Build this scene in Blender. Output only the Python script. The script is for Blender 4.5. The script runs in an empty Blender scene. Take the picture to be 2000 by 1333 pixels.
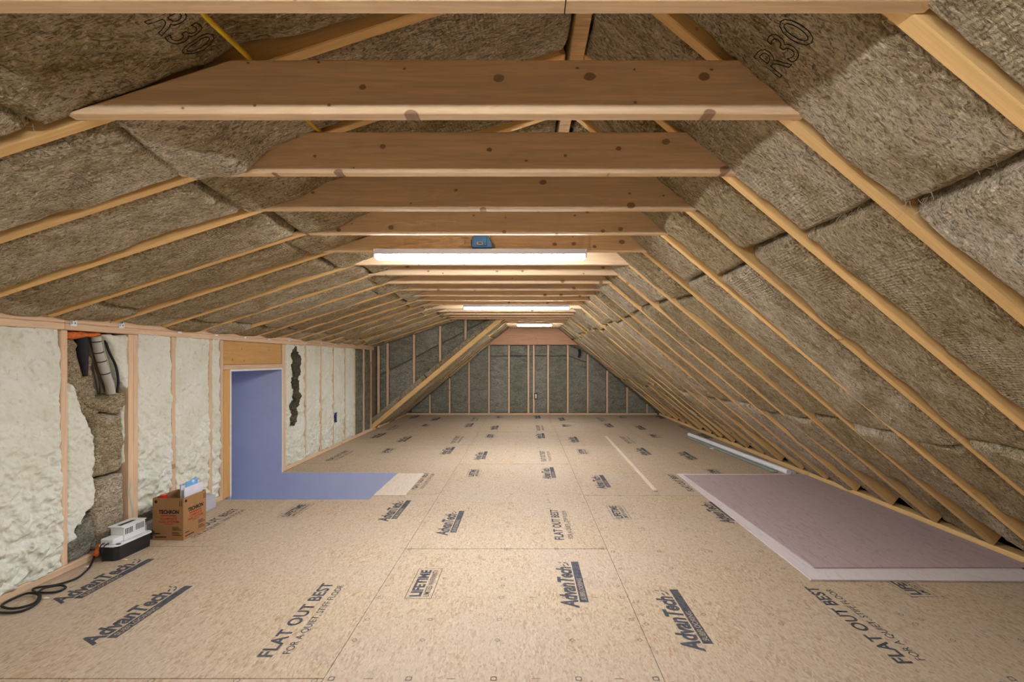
import bpy, bmesh, math, random
import numpy as np
from mathutils import Matrix, Vector

S = bpy.context.scene
COL = S.collection

# ------------------------------------------------------------------ camera, world, exposure
F_PX, VPX, VPY, EYE = 969.0, 1024.0, 703.0, 1.145      # focal length (px), vanishing point (px), eye height (m)
cam_d = bpy.data.cameras.new('camera')
cam = bpy.data.objects.new('camera', cam_d); COL.objects.link(cam)
cam_d.sensor_width = 36.0; cam_d.sensor_fit = 'HORIZONTAL'
cam_d.lens = F_PX / 2000.0 * 36.0
cam_d.shift_x = -(VPX - 1000.0) / 2000.0
cam_d.shift_y = (VPY - 666.5) / 2000.0
cam_d.clip_start = 0.02
cam.location = (0, 0, EYE); cam.rotation_euler = (math.pi / 2, 0, 0)
S.camera = cam

W = bpy.data.worlds.new('world'); S.world = W; W.use_nodes = True
W.node_tree.nodes['Background'].inputs[0].default_value = (0.9, 0.95, 1.0, 1)
W.node_tree.nodes['Background'].inputs[1].default_value = 0.05

S.view_settings.view_transform = 'Standard'
S.view_settings.look = 'None'
S.view_settings.exposure = 0.56
S.view_settings.gamma = 1.0
S.view_settings.use_curve_mapping = False
S.cycles.use_denoising = True
S.cycles.max_bounces = 6
S.cycles.diffuse_bounces = 5
S.cycles.glossy_bounces = 2
S.cycles.use_adaptive_sampling = True
S.cycles.adaptive_threshold = 0.12
S.cycles.adaptive_min_samples = 14
S.cycles.use_light_tree = False
LAMP = 100.0            # radiance of the shop-light diffusers
LAMP_COL = (0.975, 0.99, 1.03)

# ------------------------------------------------------------------ room geometry (metres; Y = depth)
SP = 0.406                                   # framing pitch
def ty(n): return 0.912 + SP * n             # far face of collar tie n = near face of rafter n
TIE_Z = EYE + 0.635                          # underside of the collar ties
def zr(x): return EYE + 1.235 - 0.84 * x     # right roof slope, rafter undersides
def zl(x): return EYE + 1.015 + 0.325 * x    # left (dormer) slope
def zg(x): return EYE + 0.938 + 0.84 * x     # left slope beyond the dormer
X_WALL = -2.46; Y_CHEEK = 8.12; Y_BACK = 10.27; Y_REAR = -2.4
RIDGE_X = 0.18

rng = random.Random(7)

# ------------------------------------------------------------------ helpers
def link(o, parent=None):
    COL.objects.link(o)
    if parent is not None: o.parent = parent
    return o
def tag(o, label=None, cat=None, group=None, kind=None):
    if label: o['label'] = label
    if cat: o['category'] = cat
    if group: o['group'] = group
    if kind: o['kind'] = kind
    return o
def mesh(name, verts, faces, mat=None, smooth=False):
    me = bpy.data.meshes.new(name)
    me.from_pydata([tuple(v) for v in verts], [], [tuple(f) for f in faces])
    if mat: me.materials.append(mat)
    if smooth: me.shade_smooth()
    me.update()
    return me
def obj(name, me, parent=None, M=None):
    o = bpy.data.objects.new(name, me); link(o, parent)
    if M is not None: o.matrix_world = M
    return o
def empty(name, loc=(0, 0, 0), rz=0):
    o = bpy.data.objects.new(name, None); link(o); o.location = loc; o.rotation_euler = (0, 0, rz)
    o.empty_display_size = 0.05
    return o
def basis(o, x, y, z):
    x, y, z, o = Vector(x).normalized(), Vector(y).normalized(), Vector(z).normalized(), Vector(o)
    return Matrix(((x.x, y.x, z.x, o.x), (x.y, y.y, z.y, o.y), (x.z, y.z, z.z, o.z), (0, 0, 0, 1)))
def bm_to(name, bm, mat, smooth=False):
    me = bpy.data.meshes.new(name); bm.normal_update(); bm.to_mesh(me); bm.free()
    if mat: me.materials.append(mat)
    if smooth: me.shade_smooth()
    return me
def box_bm(x0, x1, y0, y1, z0, z1, bev=0.0, seg=1, bm=None):
    own = bm is None
    if own: bm = bmesh.new()
    r = bmesh.ops.create_cube(bm, size=1.0)
    for v in r['verts']:
        v.co = Vector(((x0 + x1) / 2 + v.co.x * (x1 - x0), (y0 + y1) / 2 + v.co.y * (y1 - y0), (z0 + z1) / 2 + v.co.z * (z1 - z0)))
    if bev > 0:
        es = {e for v in r['verts'] for e in v.link_edges}
        bmesh.ops.bevel(bm, geom=list(es), offset=bev, segments=seg, affect='EDGES', profile=0.5)
    return bm
def box(name, x0, x1, y0, y1, z0, z1, mat, parent=None, bev=0.0, seg=1, M=None):
    return obj(name, bm_to(name, box_bm(x0, x1, y0, y1, z0, z1, bev, seg), mat), parent, M)
def prism_bm(poly, y0, y1, bev=0.0, bm=None):
    """polygon in XZ extruded along Y"""
    if bm is None: bm = bmesh.new()
    a = [bm.verts.new((x, y0, z)) for x, z in poly]; b = [bm.verts.new((x, y1, z)) for x, z in poly]
    n = len(poly); fs = [bm.faces.new(a), bm.faces.new(list(reversed(b)))]
    for i in range(n): fs.append(bm.faces.new((a[i], b[i], b[(i + 1) % n], a[(i + 1) % n])))
    bmesh.ops.recalc_face_normals(bm, faces=fs)
    if bev > 0:
        bmesh.ops.bevel(bm, geom=list({e for f in fs for e in f.edges}), offset=bev, segments=2, affect='EDGES', profile=0.5)
    return bm
def tube_bm(pts, r, seg=8, bm=None, caps=True):
    if bm is None: bm = bmesh.new()
    pts = [Vector(p) for p in pts]; rs = r if isinstance(r, (list, tuple)) else [r] * len(pts)
    rings = []; up = Vector((0.13, 0.21, 1)).normalized()
    for i, p in enumerate(pts):
        t = (pts[min(i + 1, len(pts) - 1)] - pts[max(i - 1, 0)]).normalized()
        if abs(t.dot(up)) > 0.95: up = Vector((1, 0.2, 0.1)).normalized()
        a = t.cross(up).normalized(); b = t.cross(a).normalized(); up = -b if (-b).dot(up) > 0 else b
        rings.append([bm.verts.new(p + rs[i] * (math.cos(k * 2 * math.pi / seg) * a + math.sin(k * 2 * math.pi / seg) * b)) for k in range(seg)])
    for i in range(len(rings) - 1):
        for k in range(seg):
            bm.faces.new((rings[i][k], rings[i][(k + 1) % seg], rings[i + 1][(k + 1) % seg], rings[i + 1][k]))
    if caps:
        bm.faces.new(list(reversed(rings[0]))); bm.faces.new(rings[-1])
    bmesh.ops.recalc_face_normals(bm, faces=bm.faces[:])
    return bm
def spline(pts, n=8):
    P = [Vector(p) for p in pts]; out = []
    for i in range(len(P) - 1):
        p0, p1, p2, p3 = P[max(i - 1, 0)], P[i], P[i + 1], P[min(i + 2, len(P) - 1)]
        for k in range(n):
            t = k / n
            out.append(0.5 * ((2 * p1) + (-p0 + p2) * t + (2 * p0 - 5 * p1 + 4 * p2 - p3) * t * t + (-p0 + 3 * p1 - 3 * p2 + p3) * t ** 3))
    out.append(P[-1]); return out
def tube(name, pts, r, mat, parent=None, seg=8, smooth=True, sm=0):
    if sm:
        if isinstance(r, (list, tuple)): r = [p.x for p in spline([(q, 0, 0) for q in r], sm)]
        pts = spline(pts, sm)
    return obj(name, bm_to(name, tube_bm(pts, r, seg), mat, smooth), parent)
def floor_px(x, y, z=0.0):
    Y = (EYE - z) * F_PX / (y - VPY); return Vector(((x - VPX) * Y / F_PX, Y, z))
def wall_px(x, y, X=X_WALL):
    Y = X * F_PX / (x - VPX); return Y, EYE + (VPY - y) * Y / F_PX

def _h(ix, iy, seed):
    v = np.sin(ix * 127.1 + iy * 311.7 + seed * 74.7) * 43758.5453
    return v - np.floor(v)
def vnoise(x, y, seed=0.0):
    ix, iy = np.floor(x), np.floor(y); fx, fy = x - ix, y - iy
    fx, fy = fx * fx * (3 - 2 * fx), fy * fy * (3 - 2 * fy)
    return (_h(ix, iy, seed) * (1 - fx) + _h(ix + 1, iy, seed) * fx) * (1 - fy) + (_h(ix, iy + 1, seed) * (1 - fx) + _h(ix + 1, iy + 1, seed) * fx) * fy
def fbm(x, y, seed=0.0, oct=4):
    s, a, t = 0.0, 1.0, 0.0
    for k in range(oct):
        s = s + a * (vnoise(x * 2 ** k, y * 2 ** k, seed + k * 3.1) * 2 - 1); t += a; a *= 0.5
    return s / t

# ------------------------------------------------------------------ materials
class NT:
    def __init__(s, name, rough=0.8, spec=0.3):
        s.m = bpy.data.materials.new(name); s.m.use_nodes = True
        s.t = s.m.node_tree; s.b = s.t.nodes['Principled BSDF']
        s.b.inputs['Roughness'].default_value = rough
        s.b.inputs['Specular IOR Level'].default_value = spec
    def n(s, typ, **kw):
        nd = s.t.nodes.new(typ)
        for k, v in kw.items():
            if k.startswith('i_'):
                key = k[2:]; key = int(key) if key.isdigit() else key.replace('_', ' ')
                nd.inputs[key].default_value = v
            else: setattr(nd, k, v)
        return nd
    def l(s, a, b): s.t.links.new(a, b)
    def coord(s, scale=(1, 1, 1), rnd=True, rot=(0, 0, 0)):
        tc = s.n('ShaderNodeTexCoord'); mp = s.n('ShaderNodeMapping')
        mp.inputs['Scale'].default_value = scale; mp.inputs['Rotation'].default_value = rot
        src = tc.outputs['Object']
        if rnd:
            oi = s.n('ShaderNodeObjectInfo'); vm = s.n('ShaderNodeVectorMath', operation='MULTIPLY_ADD')
            cb = s.n('ShaderNodeCombineXYZ')
            for k in range(3): s.l(oi.outputs['Random'], cb.inputs[k])
            s.l(cb.outputs[0], vm.inputs[0]); vm.inputs[1].default_value = (37.3, 19.7, 53.1); s.l(src, vm.inputs[2]); src = vm.outputs[0]
        s.l(src, mp.inputs['Vector']); return mp.outputs[0]
    def noise(s, vec, scale, detail=4, rough=0.55, dist=0.0):
        nd = s.n('ShaderNodeTexNoise'); s.l(vec, nd.inputs['Vector'])
        nd.inputs['Scale'].default_value = scale; nd.inputs['Detail'].default_value = detail
        nd.inputs['Roughness'].default_value = rough; nd.inputs['Distortion'].default_value = dist
        return nd.outputs['Fac']
    def ramp(s, fac, stops):
        r = s.n('ShaderNodeValToRGB'); e = r.color_ramp.elements
        while len(e) < len(stops): e.new(0.5)
        for el, (p, c) in zip(e, stops):
            el.position = p; el.color = (*c, 1) if len(c) == 3 else c
        s.l(fac, r.inputs[0]); return r.outputs[0]
    def mix(s, fac, a, b, mode='MIX'):
        m = s.n('ShaderNodeMix', data_type='RGBA', blend_type=mode)
        for v, i in ((fac, 0), (a, 6), (b, 7)):
            if hasattr(v, 'node'): s.l(v, m.inputs[i])
            elif isinstance(v, (int, float)): m.inputs[i].default_value = v
            else: m.inputs[i].default_value = (*v, 1)
        return m.outputs[2]
    def math(s, op, a, b=None, c=None):
        m = s.n('ShaderNodeMath', operation=op)
        for i, v in enumerate((a, b, c)):
            if v is None: continue
            if hasattr(v, 'node'): s.l(v, m.inputs[i])
            else: m.inputs[i].default_value = v
        return m.outputs[0]
    def out(s, col=None, bump=None, bstr=0.4, bdist=0.01):
        if col is not None:
            if hasattr(col, 'node'): s.l(col, s.b.inputs['Base Color'])
            else: s.b.inputs['Base Color'].default_value = (*col, 1)
        if bump is not None:
            bp = s.n('ShaderNodeBump'); bp.inputs['Strength'].default_value = bstr; bp.inputs['Distance'].default_value = bdist
            s.l(bump, bp.inputs['Height']); s.l(bp.outputs[0], s.b.inputs['Normal'])
        return s.m

def wood_mat(name, c, knots=True, contrast=1.0, ring=(0.16, 0.075, 0.04), keep=0.5):
    t = NT(name, 0.62, 0.25)
    v = t.coord((1.0, 22.0, 22.0)); g = t.noise(v, 3.0, 6, 0.6, 0.6)
    v2 = t.coord((0.5, 5.0, 5.0)); g2 = t.noise(v2, 2.5, 3, 0.5, 1.2)
    k = 0.16 * contrast
    col = t.ramp(g, [(0.3, tuple(x * (1 - k) for x in c)), (0.7, tuple(min(1, x * (1 + k * 0.5)) for x in c))])
    dk = tuple(x * y for x, y in zip(c, (0.80, 0.70, 0.60)))
    lines = t.math('SINE', t.math('MULTIPLY', g2, 60.0))
    col = t.mix(t.math('MULTIPLY', t.math('MAXIMUM', lines, 0.0), 0.22 * contrast), col, dk)
    oi = t.n('ShaderNodeObjectInfo')
    hv = t.n('ShaderNodeHueSaturation'); t.l(col, hv.inputs['Color'])
    t.l(t.math('MULTIPLY_ADD', oi.outputs['Random'], 0.22, 0.88), hv.inputs['Value']); col = hv.outputs[0]
    if knots:
        sv = t.n('ShaderNodeSeparateXYZ'); t.l(t.coord((1, 1, 1)), sv.inputs[0])
        cb = t.n('ShaderNodeCombineXYZ'); t.l(t.math('MULTIPLY', sv.outputs[0], 0.75), cb.inputs[0]); t.l(sv.outputs[2], cb.inputs[1])
        wob = t.noise(cb.outputs[0], 60.0, 2)
        vm = t.n('ShaderNodeVectorMath', operation='ADD'); t.l(cb.outputs[0], vm.inputs[0])
        wv = t.n('ShaderNodeCombineXYZ'); t.l(t.math('MULTIPLY', wob, 0.008), wv.inputs[0]); t.l(wv.outputs[0], vm.inputs[1])
        vo = t.n('ShaderNodeTexVoronoi', voronoi_dimensions='2D'); vo.inputs['Scale'].default_value = 9.0; t.l(vm.outputs[0], vo.inputs['Vector'])
        sc = t.n('ShaderNodeSeparateColor'); t.l(vo.outputs['Color'], sc.inputs[0])
        r = t.math('MULTIPLY_ADD', t.math('POWER', sc.outputs[1], 2.0), 0.11, 0.03)                 # knot radius per cell
        q = t.math('DIVIDE', vo.outputs['Distance'], r)
        on = t.math('GREATER_THAN', sc.outputs[0], keep)
        core = t.ramp(q, [(0.0, (1, 1, 1)), (0.62, (0.85, 0.85, 0.85)), (0.75, (1, 1, 1)), (1.0, (0.0, 0, 0))])
        col = t.mix(t.math('MULTIPLY', t.math('MULTIPLY', core, on), 0.88), col, ring)
        halo = t.ramp(t.math('DIVIDE', q, 3.0), [(0.0, (1, 1, 1)), (1.0, (0, 0, 0))])
        col = t.mix(t.math('MULTIPLY', t.math('MULTIPLY', halo, on), 0.22), col, dk)
    return t.out(col, g, 0.12, 0.002)

def plain(name, c, rough=0.6, spec=0.4, metal=0.0, var=0.0, scale=30, bump=0.0):
    t = NT(name, rough, spec); t.b.inputs['Metallic'].default_value = metal
    v = t.coord(); n = t.noise(v, scale, 4)
    col = t.ramp(n, [(0.3, tuple(x * (1 - var) for x in c)), (0.7, tuple(min(1, x * (1 + var)) for x in c))])
    return t.out(col, n if bump else None, bump, 0.004)

def rockwool(name, cols, ripple=0.5, bst=0.9):
    t = NT(name, 1.0, 0.05)
    va = t.coord((5.0, 9.0, 9.0)); vb = t.coord((38.0, 95.0, 95.0)); vc = t.coord((1, 1, 1))
    big = t.noise(va, 1.0, 3, 0.6, 0.8); fine = t.noise(vb, 1.0, 3, 0.7, 1.5); mid = t.noise(vc, 26.0, 4, 0.72, 2.0)
    col = t.ramp(big, [(0.3, cols[0]), (0.5, cols[1]), (0.72, cols[2])])
    col = t.mix(t.ramp(fine, [(0.36, (0.85,) * 3), (0.50, (0,) * 3)]), col, tuple(x * 0.45 for x in cols[0]))
    col = t.mix(t.ramp(fine, [(0.54, (0,) * 3), (0.70, (0.75,) * 3)]), col, tuple(min(1, x * 1.5) for x in cols[2]))
    col = t.mix(t.ramp(mid, [(0.30, (0.95,) * 3), (0.41, (0,) * 3)]), col, tuple(x * 0.4 for x in cols[0]))  # crevice shade put into the colour, dark where the bump relief dips
    oi = t.n('ShaderNodeObjectInfo'); hv = t.n('ShaderNodeHueSaturation'); t.l(col, hv.inputs['Color'])
    t.l(t.math('MULTIPLY_ADD', oi.outputs['Random'], 0.3, 0.85), hv.inputs['Value']); t.l(t.math('MULTIPLY_ADD', oi.outputs['Random'], -0.35, 1.22), hv.inputs['Saturation'])
    wv = t.n('ShaderNodeTexWave', wave_type='BANDS', bands_direction='X'); t.l(vc, wv.inputs['Vector'])
    wv.inputs['Scale'].default_value = 26.0; wv.inputs['Distortion'].default_value = 5.0; wv.inputs['Detail'].default_value = 2.0; wv.inputs['Detail Scale'].default_value = 1.0
    msk = t.ramp(t.noise(vc, 2.2, 0), [(0.48, (0,) * 3), (0.6, (1,) * 3)])
    h = t.math('ADD', t.math('ADD', t.math('MULTIPLY', mid, 1.0), t.math('MULTIPLY', fine, 0.9)), t.math('MULTIPLY', t.math('MULTIPLY', wv.outputs['Fac'], msk), 0.5 * ripple))
    return t.out(hv.outputs[0], h, bst, 0.02)

def osb_mat():
    t = NT('subfloor_board', 0.7, 0.3)
    base = t.coord((1, 1, 1)); n = t.noise(base, 9.0, 2)
    def flakes(rot, sc, w):
        v = t.coord(sc, True, (0, 0, rot))
        vm = t.n('ShaderNodeVectorMath', operation='ADD'); t.l(v, vm.inputs[0])
        nz = t.n('ShaderNodeTexNoise'); t.l(v, nz.inputs['Vector']); nz.inputs['Scale'].default_value = 0.7; nz.inputs['Detail'].default_value = 3
        sm = t.n('ShaderNodeVectorMath', operation='SCALE'); t.l(nz.outputs['Color'], sm.inputs[0]); sm.inputs['Scale'].default_value = w
        t.l(sm.outputs[0], vm.inputs[1])
        vo = t.n('ShaderNodeTexVoronoi'); t.l(vm.outputs[0], vo.inputs['Vector']); vo.inputs['Scale'].default_value = 1.0
        sc_ = t.n('ShaderNodeSeparateColor'); t.l(vo.outputs['Color'], sc_.inputs[0]); return sc_
    f1 = flakes(0.25, (150, 46, 40), 1.8); f2 = flakes(-0.6, (190, 74, 40), 1.4)
    a = t.ramp(f1.outputs[0], [(0.0, (0.36, 0.25, 0.150)), (0.3, (0.455, 0.345, 0.225)), (0.7, (0.505, 0.395, 0.27)), (1.0, (0.57, 0.465, 0.34))])
    b = t.ramp(f2.outputs[1], [(0.0, (0.41, 0.30, 0.19)), (0.5, (0.485, 0.375, 0.255)), (1.0, (0.545, 0.44, 0.315))])
    col = t.mix(t.ramp(n, [(0.42, (0,) * 3), (0.58, (1,) * 3)]), a, b)
    col = t.mix(t.ramp(f2.outputs[0], [(0.93, (0,) * 3), (0.96, (0.6,) * 3)]), col, (0.36, 0.175, 0.09))
    st = t.noise(t.coord((70, 14, 30)), 1.0, 5, 0.7)
    col = t.mix(t.ramp(st, [(0.28, (0.5,) * 3), (0.38, (0,) * 3)]), col, (0.24, 0.155, 0.095))
    big = t.noise(base, 1.6, 4, 0.6)
    col = t.mix(t.ramp(big, [(0.4, (0,) * 3), (0.7, (0.35,) * 3)]), col, (0.50, 0.415, 0.36))
    dirt = t.noise(base, 3.5, 6, 0.65)
    col = t.mix(t.ramp(dirt, [(0.58, (0,) * 3), (0.75, (0.35,) * 3)]), col, (0.34, 0.28, 0.235))
    return t.out(col, f1.outputs[2], 0.05, 0.001)

def foam_mat():
    t = NT('spray_foam', 0.75, 0.25)
    v = t.coord(); a = t.noise(v, 5.0, 4); b = t.noise(v, 45.0, 4)
    col = t.ramp(a, [(0.3, (0.71, 0.72, 0.575)), (0.5, (0.765, 0.775, 0.665)), (0.7, (0.81, 0.82, 0.745))])
    vo = t.n('ShaderNodeTexVoronoi', feature='SMOOTH_F1'); vo.inputs['Scale'].default_value = 34.0
    vv = t.n('ShaderNodeVectorMath', operation='ADD'); t.l(v, vv.inputs[0])
    nz = t.n('ShaderNodeTexNoise'); nz.inputs['Scale'].default_value = 14.0; t.l(v, nz.inputs['Vector'])
    sc = t.n('ShaderNodeVectorMath', operation='SCALE'); sc.inputs['Scale'].default_value = 0.05; t.l(nz.outputs['Color'], sc.inputs[0]); t.l(sc.outputs[0], vv.inputs[1])
    t.l(vv.outputs[0], vo.inputs['Vector'])
    h = t.math('ADD', t.math('MULTIPLY', vo.outputs['Distance'], -1.0), t.math('MULTIPLY', b, 0.35))
    col = t.mix(t.ramp(b, [(0.26, (0.6,) * 3), (0.34, (0,) * 3)]), col, (0.60, 0.50, 0.26))
    return t.out(col, h, 0.8, 0.016)

def ply_mat(name, c, dark):
    t = NT(name, 0.6, 0.3)
    v = t.coord((9.0, 0.9, 9.0)); g = t.noise(v, 1.6, 5, 0.6, 1.6)
    col = t.ramp(t.math('SINE', t.math('MULTIPLY', g, 42.0)), [(0.0, c), (0.8, c), (1.0, dark)])
    col = t.mix(t.ramp(t.noise(t.coord((50, 5, 50)), 1.0, 3), [(0.3, (0.25,) * 3), (0.5, (0,) * 3)]), col, dark)
    sp = t.noise(t.coord((1, 1, 1)), 16.0, 2)
    col = t.mix(t.ramp(sp, [(0.20, (0.9,) * 3), (0.235, (0,) * 3)]), col, (0.16, 0.10, 0.08))
    return t.out(col, g, 0.05, 0.001)

M_RAFT = wood_mat('rafter_pine', (0.86, 0.57, 0.245), True, 0.8, (0.36, 0.17, 0.06), 0.72)
M_TIE = wood_mat('tie_pine', (0.84, 0.615, 0.385), True, 1.0, (0.15, 0.065, 0.035), 0.3)
M_STUD = wood_mat('stud_pine', (0.76, 0.545, 0.36), True, 0.9, (0.35, 0.2, 0.1), 0.8)
M_HDR = wood_mat('header_pine', (0.70, 0.40, 0.14), True, 0.8, (0.25, 0.12, 0.05), 0.6)
M_RED = wood_mat('reddish_board', (0.72, 0.40, 0.235), True, 1.0, (0.3, 0.11, 0.06), 0.8)
M_LVL = wood_mat('laminated_beam', (0.70, 0.47, 0.25), False, 2.6)
M_WOOL = rockwool('stone_wool', [(0.38, 0.295, 0.175), (0.545, 0.45, 0.30), (0.68, 0.59, 0.46)])
M_WOOLG = rockwool('stone_wool_grey', [(0.25, 0.24, 0.18), (0.35, 0.34, 0.275), (0.45, 0.44, 0.37)], 0.0, 0.9)
M_WOOLD = rockwool('stone_wool_dark', [(0.10, 0.092, 0.062), (0.16, 0.148, 0.105), (0.24, 0.225, 0.17)], 0.0, 1.0)
M_OSB = osb_mat()
M_FOAM = foam_mat()
M_SHEATH = plain('sheathing', (0.24, 0.19, 0.13), 0.9, 0.1, 0, 0.25, 8)
M_DARKGAP = plain('subfloor_underlay', (0.20, 0.115, 0.06), 0.9, 0.1, 0, 0.2, 10)
M_PURPLE = plain('lavender_paint', (0.58, 0.655, 0.92), 0.65, 0.3, 0, 0.03, 6)
M_WHITE = plain('white_plastic', (0.80, 0.81, 0.82), 0.4, 0.4, 0, 0.03, 10)
M_HOUSE = plain('lamp_housing', (0.62, 0.63, 0.72), 0.35, 0.5, 0, 0.02, 10)
M_INK = plain('floor_ink', (0.075, 0.075, 0.085), 0.75, 0.2, 0, 0.45, 45)
M_INKF = plain('faded_ink', (0.12, 0.10, 0.09), 0.75, 0.2, 0, 0.3, 45)
M_INKOSB = plain('unprinted_letters', (0.38, 0.29, 0.21), 0.75, 0.2, 0, 0.2, 45)
M_WOOLINK = plain('branded_burn', (0.035, 0.024, 0.014), 0.95, 0.05, 0, 0.3, 20)
M_BLUE = plain('blue_plastic', (0.07, 0.25, 0.66), 0.4, 0.45, 0, 0.08, 20)
M_NAVY = plain('navy_plastic', (0.02, 0.035, 0.15), 0.45, 0.4, 0, 0.1, 20)
M_BLACK = plain('black_plastic', (0.018, 0.018, 0.020), 0.42, 0.45, 0, 0.25, 20)
M_CORD = plain('black_rubber', (0.022, 0.020, 0.020), 0.6, 0.3, 0, 0.25, 20)
M_STEEL = plain('galvanised_steel', (0.80, 0.82, 0.86), 0.5, 0.5, 0.15, 0.1, 25)
M_GREY = plain('grey_painted_metal', (0.52, 0.54, 0.60), 0.5, 0.4, 0.1, 0.05, 12)
M_YEL = plain('yellow_sheath', (0.72, 0.50, 0.03), 0.45, 0.4, 0, 0.1, 30)
M_CARD = plain('cardboard', (0.36, 0.195, 0.085), 0.85, 0.15, 0, 0.06, 12)
M_CARDIN = plain('cardboard_inside', (0.31, 0.18, 0.09), 0.9, 0.1, 0, 0.06, 12)
M_PRK = plain('black_print', (0.03, 0.022, 0.02), 0.8, 0.1, 0, 0.1, 30)
M_PRR = plain('red_print', (0.42, 0.055, 0.035), 0.8, 0.1, 0, 0.1, 30)
M_RED2 = plain('red_plastic', (0.70, 0.03, 0.02), 0.35, 0.45, 0, 0.05, 20)
M_PAPER = plain('white_paper', (0.72, 0.72, 0.80), 0.7, 0.25, 0, 0.05, 18)
M_SLEEVE = plain('cloudy_sleeve', (0.55, 0.58, 0.66), 0.25, 0.5, 0, 0.12, 18)
M_LBLUE = plain('light_blue_plastic', (0.20, 0.46, 0.80), 0.3, 0.5, 0, 0.2, 30)
M_ORANGE = plain('orange_foam', (0.76, 0.20, 0.045), 0.65, 0.3, 0, 0.25, 30, 0.5)
M_PIPE = plain('pipe_grey', (0.50, 0.485, 0.43), 0.5, 0.35, 0, 0.06, 10)
M_PALEG = plain('pale_green_tube', (0.52, 0.53, 0.40), 0.5, 0.35, 0, 0.06, 10)
M_DUCT = plain('black_duct', (0.028, 0.028, 0.034), 0.75, 0.2, 0, 0.2, 20)
M_PLYT = ply_mat('mauve_plywood', (0.47, 0.372, 0.368), (0.37, 0.265, 0.258))
M_PLYB = ply_mat('pale_plywood', (0.70, 0.625, 0.625), (0.62, 0.53, 0.52))
M_PLYC = ply_mat('bare_plywood', (0.68, 0.585, 0.47), (0.58, 0.46, 0.35))
M_STRIP = wood_mat('lath_pine', (0.78, 0.66, 0.50), False, 0.8)
M_GREEN = plain('green_glass', (0.10, 0.20, 0.13), 0.18, 0.6, 0, 0.2, 12)
M_FIB = plain('loose_fibre', (0.50, 0.45, 0.37), 0.9, 0.1, 0, 0.2, 20)
def emis(name, c, s):
    t = NT(name); t.b.inputs['Base Color'].default_value = (0.9, 0.9, 0.9, 1)
    t.b.inputs['Emission Color'].default_value = (*c, 1); t.b.inputs['Emission Strength'].default_value = s; return t.m
M_LAMP = emis('lit_diffuser', LAMP_COL, LAMP)

# ------------------------------------------------------------------ shared member shapes (local X runs along the member)
_beam = {}
def beam_mesh(L, w, h, mat, bev=0.003):
    k = (round(L, 4), round(w, 4), round(h, 4), mat.name)
    if k not in _beam: _beam[k] = bm_to('timber', box_bm(0, L, 0, w, -h, 0, bev), mat)
    return _beam[k]
def member(name, p, d, side, face, L, w, h, mat, parent):
    """a timber from p along d; width along side, its visible face looks along face, depth behind it"""
    return obj(name, beam_mesh(L, w, h, mat), parent, basis(p, d, side, face))

def batt_mesh(P, nu, nv, seed, z0=0.0, bulge=0.01, amp=0.012, rag=0.012, er=0.022, skirt=0.11, mat=None, freq=7.0):
    """soft slab over the quad P (4 local xy corners: s0t0, s1t0, s1t1, s0t1), rounded rim, lumpy face, ragged edge"""
    P = [np.array(p, float) for p in P]
    L = max(np.linalg.norm(P[1] - P[0]), np.linalg.norm(P[2] - P[3])); Wd = max(np.linalg.norm(P[3] - P[0]), np.linalg.norm(P[2] - P[1]), 0.03)
    def pos(n, D):
        e = min(er / D, 0.2); return np.concatenate([[0, e * 0.35, e * 0.7], np.linspace(e, 1 - e, max(n, 3)), [1 - e * 0.7, 1 - e * 0.35, 1]])
    s, t = np.meshgrid(pos(nu, L), pos(nv, Wd), indexing='ij')
    x = (1 - s) * (1 - t) * P[0][0] + s * (1 - t) * P[1][0] + s * t * P[2][0] + (1 - s) * t * P[3][0]
    y = (1 - s) * (1 - t) * P[0][1] + s * (1 - t) * P[1][1] + s * t * P[2][1] + (1 - s) * t * P[3][1]
    d = np.minimum(np.minimum(s * L, (1 - s) * L), np.minimum(t * Wd, (1 - t) * Wd))
    e = 1 - np.clip(d / er, 0, 1)
    z = z0 + bulge * (1 - (2 * t - 1) ** 4) - er * e ** 2 + amp * fbm(x * freq, y * freq, seed, 4) * (1 - 0.4 * e)
    sag = fbm(x * 2.2, y * 2.2, seed + 9, 2); z = z + amp * 0.8 * sag
    wob = np.clip(fbm(x * 5, y * 0 + 0.3, seed + 20, 3) + 0.15, 0, 1); wob2 = np.clip(fbm(x * 5, y * 0 + 7.3, seed + 31, 3) + 0.15, 0, 1)
    fz = fbm(x * 45, y * 45, seed + 40, 2) * 0.3
    y = y + np.sign(P[3][1] - P[0][1]) * rag * ((wob + fz) * (1 - t) ** 6 * 2.2 - (wob2 + fz) * t ** 6 * 2.2)
    wu = np.clip(fbm(x * 0 + 1.7, y * 9, seed + 50, 3) + 0.1, 0, 1)
    x = x + rag * 0.8 * (wu + fz) * ((1 - s) ** 14 - s ** 14)
    n, m = x.shape
    V = np.stack([x, y, z], -1).reshape(-1, 3).tolist()
    Fq = [(i * m + j, (i + 1) * m + j, (i + 1) * m + j + 1, i * m + j + 1) for i in range(n - 1) for j in range(m - 1)]
    ringi = [i * m for i in range(n)] + [(n - 1) * m + j for j in range(1, m)] + [i * m + m - 1 for i in range(n - 2, -1, -1)] + [j for j in range(m - 2, 0, -1)]
    b = len(V)
    for k in ringi: V.append((V[k][0], V[k][1], -skirt))
    for k in range(len(ringi)):
        k2 = (k + 1) % len(ringi); Fq.append((ringi[k2], ringi[k], b + k, b + k2))
    area = sum(P[i][0] * P[(i + 1) % 4][1] - P[(i + 1) % 4][0] * P[i][1] for i in range(4))
    if area < 0: Fq = [tuple(reversed(f)) for f in Fq]
    return mesh('batt', V, Fq, mat, True)

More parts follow.
